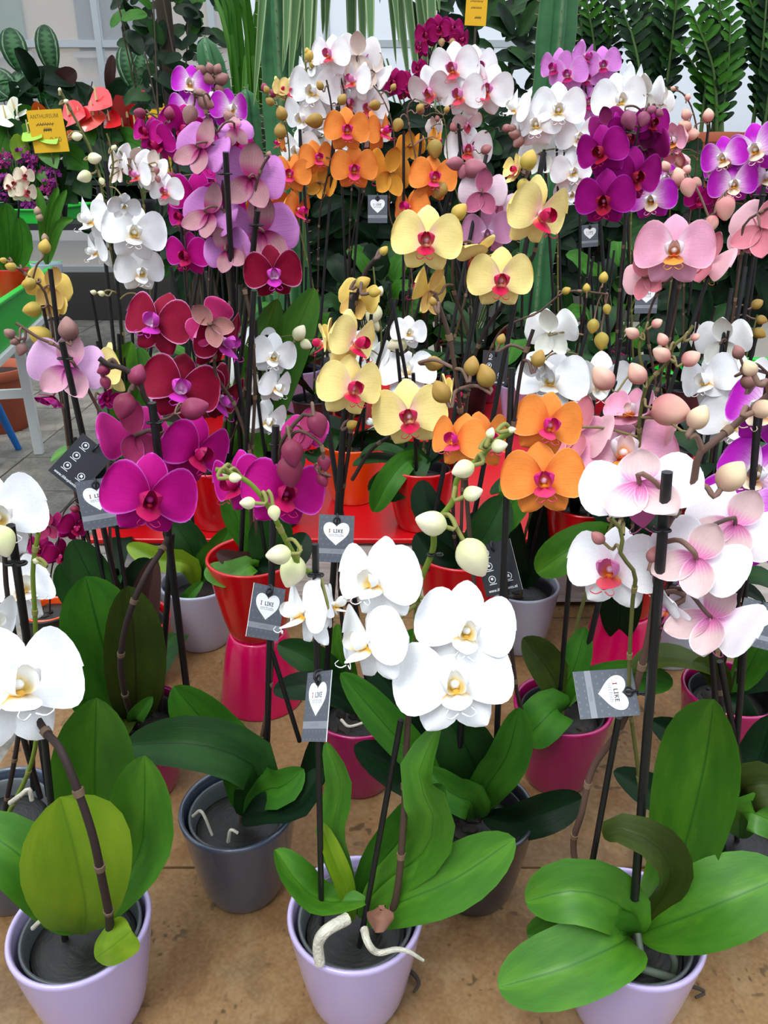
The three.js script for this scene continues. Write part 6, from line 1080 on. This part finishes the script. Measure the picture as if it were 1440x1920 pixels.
// small plants at the left: two in the long tray, flowering ones on the dark stand
{
  const y0 = 0.89, at = (x, y, D) => { const b = P(x, y, D); b.y = y0; return b; };
  const r1 = thing('mini_orchid', 'peach mini orchid in a red pot at the left edge', 'orchid', at(14, 480, 3.75));
  part(r1, 'pot', lathe([[0.001, 0], [0.06, 0], [0.082, 0.19], [0.086, 0.2], [0.078, 0.2], [0.055, 0.01], [0.001, 0.01]], 36), GLAZE.red); part(r1, 'support_stake', rod(V(0.01, 0.15, 0), P(38, 350, 3.75).sub(r1.position), 0.005), stakeMat);
  for (const [x, y, w, yaw] of [[30, 345, 40, -20], [45, 330, 36, 10], [48, 360, 40, 20], [34, 362, 34, -10], [20, 350, 30, -40]]) { const f = makeFlower('peach', 'phal', w * perPixel(y, 3.65)); f.position.copy(P(x, y, 3.65)).sub(r1.position); f.quaternion.copy(facing(P(x, y, 3.65), yaw, 0, 0)); r1.add(f); }
  for (const [x, y, w] of [[12, 420, 46], [36, 446, 36], [-6, 450, 46]]) leafy(r1, [r1.position.clone().setY(y0 + 0.17), P(x + 6, y + 24, 3.75), P(x, y - 40, 3.75)], w * perPixel(y, 3.75), 'mid', { a: 0.5, b: 2.4 });
  const r2 = thing('mini_orchid', 'budding mini orchid in a light grey pot behind the yellow flower', 'orchid', at(86, 490, 4.15));
  part(r2, 'pot', lathe([[0.001, 0], [0.06, 0], [0.076, 0.17], [0.08, 0.18], [0.072, 0.18], [0.055, 0.01], [0.001, 0.01]], 36), GLAZE.silver); part(r2, 'flower_stem', tube([V(0, 0.14, 0), P(88, 440, 4.15).sub(r2.position), P(72, 400, 4.15).sub(r2.position)], 0.005, 14, 6), stalkBrown);
  for (const [x, y] of [[72, 405], [76, 416], [86, 455], [90, 470]]) { const m = part(r2, 'bud', budShape([150, 124, 100], [176, 140, 120]), tinted); m.scale.setScalar(0.045); m.position.copy(P(x, y, 4.1)).sub(r2.position); }
  for (const [x, y, dx, dy] of [[95, 400, 14, -50], [105, 395, 20, -40], [80, 400, -10, -50], [112, 420, 26, -10]]) leafy(r2, [r2.position.clone().setY(y0 + 0.17), P(x, y, 4.15), P(x + dx, y + dy, 4.15)], 0.055, 'bright', { a: 0.4, b: 2.4 });
  const vio = std(128, 16, 118, 0.7), vioB = std(150, 30, 110, 0.7), petal = (() => { const l = []; for (let k = 0; k < 5; k++) { const s = new THREE.SphereGeometry(0.0075, 6, 4); s.scale(1, 1.25, 0.4); s.translate(0, 0.009, 0); s.rotateZ(k * 1.257); l.push(s); } return merge(l); })();
  const shrubs = [['purple flowering plant at the far left edge', 6, 320, [[6, 300, 34], [14, 340, 26], [0, 360, 30]]], ['purple flowering plant below the yellow card', 55, 320, [[50, 295, 40], [64, 305, 34], [38, 360, 24]]], ['purple flowering plant with two heads beside the green leaf', 98, 340, [[98, 330, 34], [94, 348, 30], [60, 390, 36], [48, 384, 24]]]];
  for (const [label, x, y, heads] of shrubs) {
    const b = at(x, y, 5.9).setY(1.17), t = plant('flowering_plant', label, 'plant', b, blackPlastic, 0.08, 0.12), c = b.clone().setY(b.y + t.top), r = rng(x + 11);
    for (const [hx, hy, hw] of heads) {
      const k = perPixel(hy, 5.8), o = P(hx, hy, 5.8), g = []; stalkTo(t, [c, o.clone().lerp(c, 0.4).add(V(0.02, 0.05, 0)), o], 0.005);
      for (let i = 0; i < 26; i++) { const q = petal.clone(); q.rotateX((r() - 0.6) * 1.6); q.rotateY((r() - 0.5) * 2); const a = r() * 6.28, d = Math.sqrt(r()) * hw * 0.5 * k; q.translate(o.x + Math.cos(a) * d - b.x, o.y + Math.sin(a) * d * 1.1 - b.y, o.z + (r() - 0.3) * 0.06 - b.z); g.push(q); }
      part(t, 'flower_cluster', mergeGeometries(g), r() < 0.6 ? vio : vioB).userData.kind = 'stuff';
    }
    for (let i = 0; i < 12; i++) { const a = r() * 6.28, l = 0.16 + r() * 0.16, e = c.clone().add(V(Math.cos(a) * l * 0.5, l, Math.sin(a) * l * 0.4)); leafy(t, [c, c.clone().lerp(e, 0.5).add(V(0, 0.04, 0)), e], 0.06, r() < 0.5 ? 'mid' : 'dark', { a: 0.4, b: 2 }); }
  }
}

// ------------------------------------------------------------------ price cards
function card(label, x, y, D, w, h, roll, lines, stickTo) {
  const c = P(x, y, D), k = perPixel(y, D), t = thing('price_card', label, 'card', c);
  const m = new THREE.MeshPhysicalMaterial({ name: 'card_face', roughness: 0.8, map: canvasTex(256, Math.round(256 * h / w), (g, W, H) => { g.fillStyle = '#e8b21c'; g.fillRect(0, 0, W, H); g.fillStyle = '#4a3a18'; g.textAlign = 'center'; lines.forEach(([s, fx, fy, z]) => {
    if (s !== '~') { g.font = `${z}px sans-serif`; g.fillText(s, fx * W, fy * H); return; }
    g.strokeStyle = '#4a3a18'; g.lineWidth = 4; g.beginPath();   // handwriting too small to read: a wavy pen stroke
    for (let i = 0; i <= 40; i++) g.lineTo((fx + (i / 40 - 0.5) * z / 100) * W, (fy + 0.035 * Math.sin(i * 1.7) * Math.cos(i * 0.6)) * H); g.stroke();
  }); }) }), e = std(226, 172, 30, 0.8);
  const f = part(t, 'card_face', box(w * k, h * k, 0.004), [e, e, e, e, m, e]); f.rotation.z = rad(-roll);
  if (stickTo !== undefined) part(t, 'stick', rod(V(0, stickTo - c.y, -0.006), V(0, 0, -0.006), 0.005, 6), stalkBrown);
  return t;
}
card('square yellow handwritten card among the green anthuriums', 90, 246, 5.76, 66, 72, -3, [['ANTHURIUM', 0.48, 0.2, 36], ['~', 0.46, 0.34, 50], ['~', 0.5, 0.47, 24], ['9,90', 0.68, 0.76, 44]], 1.17);
card('yellow handwritten card beside the bright red anthurium', 292, 203, 5.9, 56, 36, 10, [['~', 0.5, 0.3, 60], ['~', 0.5, 0.55, 60], ['~', 0.5, 0.78, 30]], 1.17);
card('lower yellow card behind the small white flowers', 322, 308, 5.4, 40, 38, 4, [['~', 0.5, 0.35, 60], ['~', 0.5, 0.65, 50]], 1.17);
card('yellow card standing high at the top right of centre', 893, 18, 3.2, 40, 52, 2, [['~', 0.5, 0.25, 60], ['~', 0.5, 0.45, 50], ['~', 0.6, 0.75, 30]], 0.72);

// ------------------------------------------------------------------ small things lying on the table
{
  const r = rng(88), twig = std(58, 48, 40, 0.9), bits = [[775, 1842, 20, 40, 'curled dry root beside the middle lilac pot'], [1300, 1862, 40, 20, 'curled dry leaf scrap beside the right lilac pot']];
  for (const [x, y, w, h, label] of bits) { const c = onLevel(x, y, TABLE_Y + 0.003), t = thing('dry_scrap', label, 'scrap', c), k = perPixel(y, -c.z); part(t, 'twig', tube([V(-w * k / 2, 0.001, -h * k / 2), V(-w * k * 0.1, 0.006, -h * k * 0.3), V(w * k * 0.5, 0.003, h * k * 0.1), V(0, 0.001, h * k * 0.5)], 0.003, 14, 6, 0.5), twig); }
}
// ------------------------------------------------------------------ outside the back wall: ground and a plain apartment block
{
  const g = thing('yard', 'pale paved yard outside the greenhouse wall', 'ground', V(0, -0.24, -24)); g.userData.kind = 'structure'; part(g, 'ground_surface', box(60, 0.05, 30, 0, 0, 0), std(90, 88, 84, 0.9));
  const b = thing('apartment_block', 'beige building with dark windows seen dimly through the left wall', 'building', V(-9.5, -0.2, -17)); part(b, 'wall', box(13, 9, 3, 0, 4.5, 0), std(168, 146, 116, 0.9));
  const wm = std(48, 46, 46, 0.3), sh = std(64, 92, 44, 0.7), tr = std(150, 140, 128, 0.7);
  for (let i = 0; i < 5; i++) for (let j = 0; j < 3; j++) { const w = part(b, 'window', box(1.5, 1.5, 0.08, -5 + i * 2.4 + (j % 2) * 0.4, 1.9 + j * 2.4, 1.52), (i + j) % 3 === 1 ? sh : wm); part(w, 'sill', box(1.7, 0.1, 0.16, -5 + i * 2.4 + (j % 2) * 0.4, 1.1 + j * 2.4, 1.56), tr); }
  for (let j = 0; j < 3; j++) part(b, 'ledge', box(13, 0.25, 0.3, 0, 0.6 + j * 2.4, 1.6), tr);
}
shade(scene);
renderer.render(scene, camera);
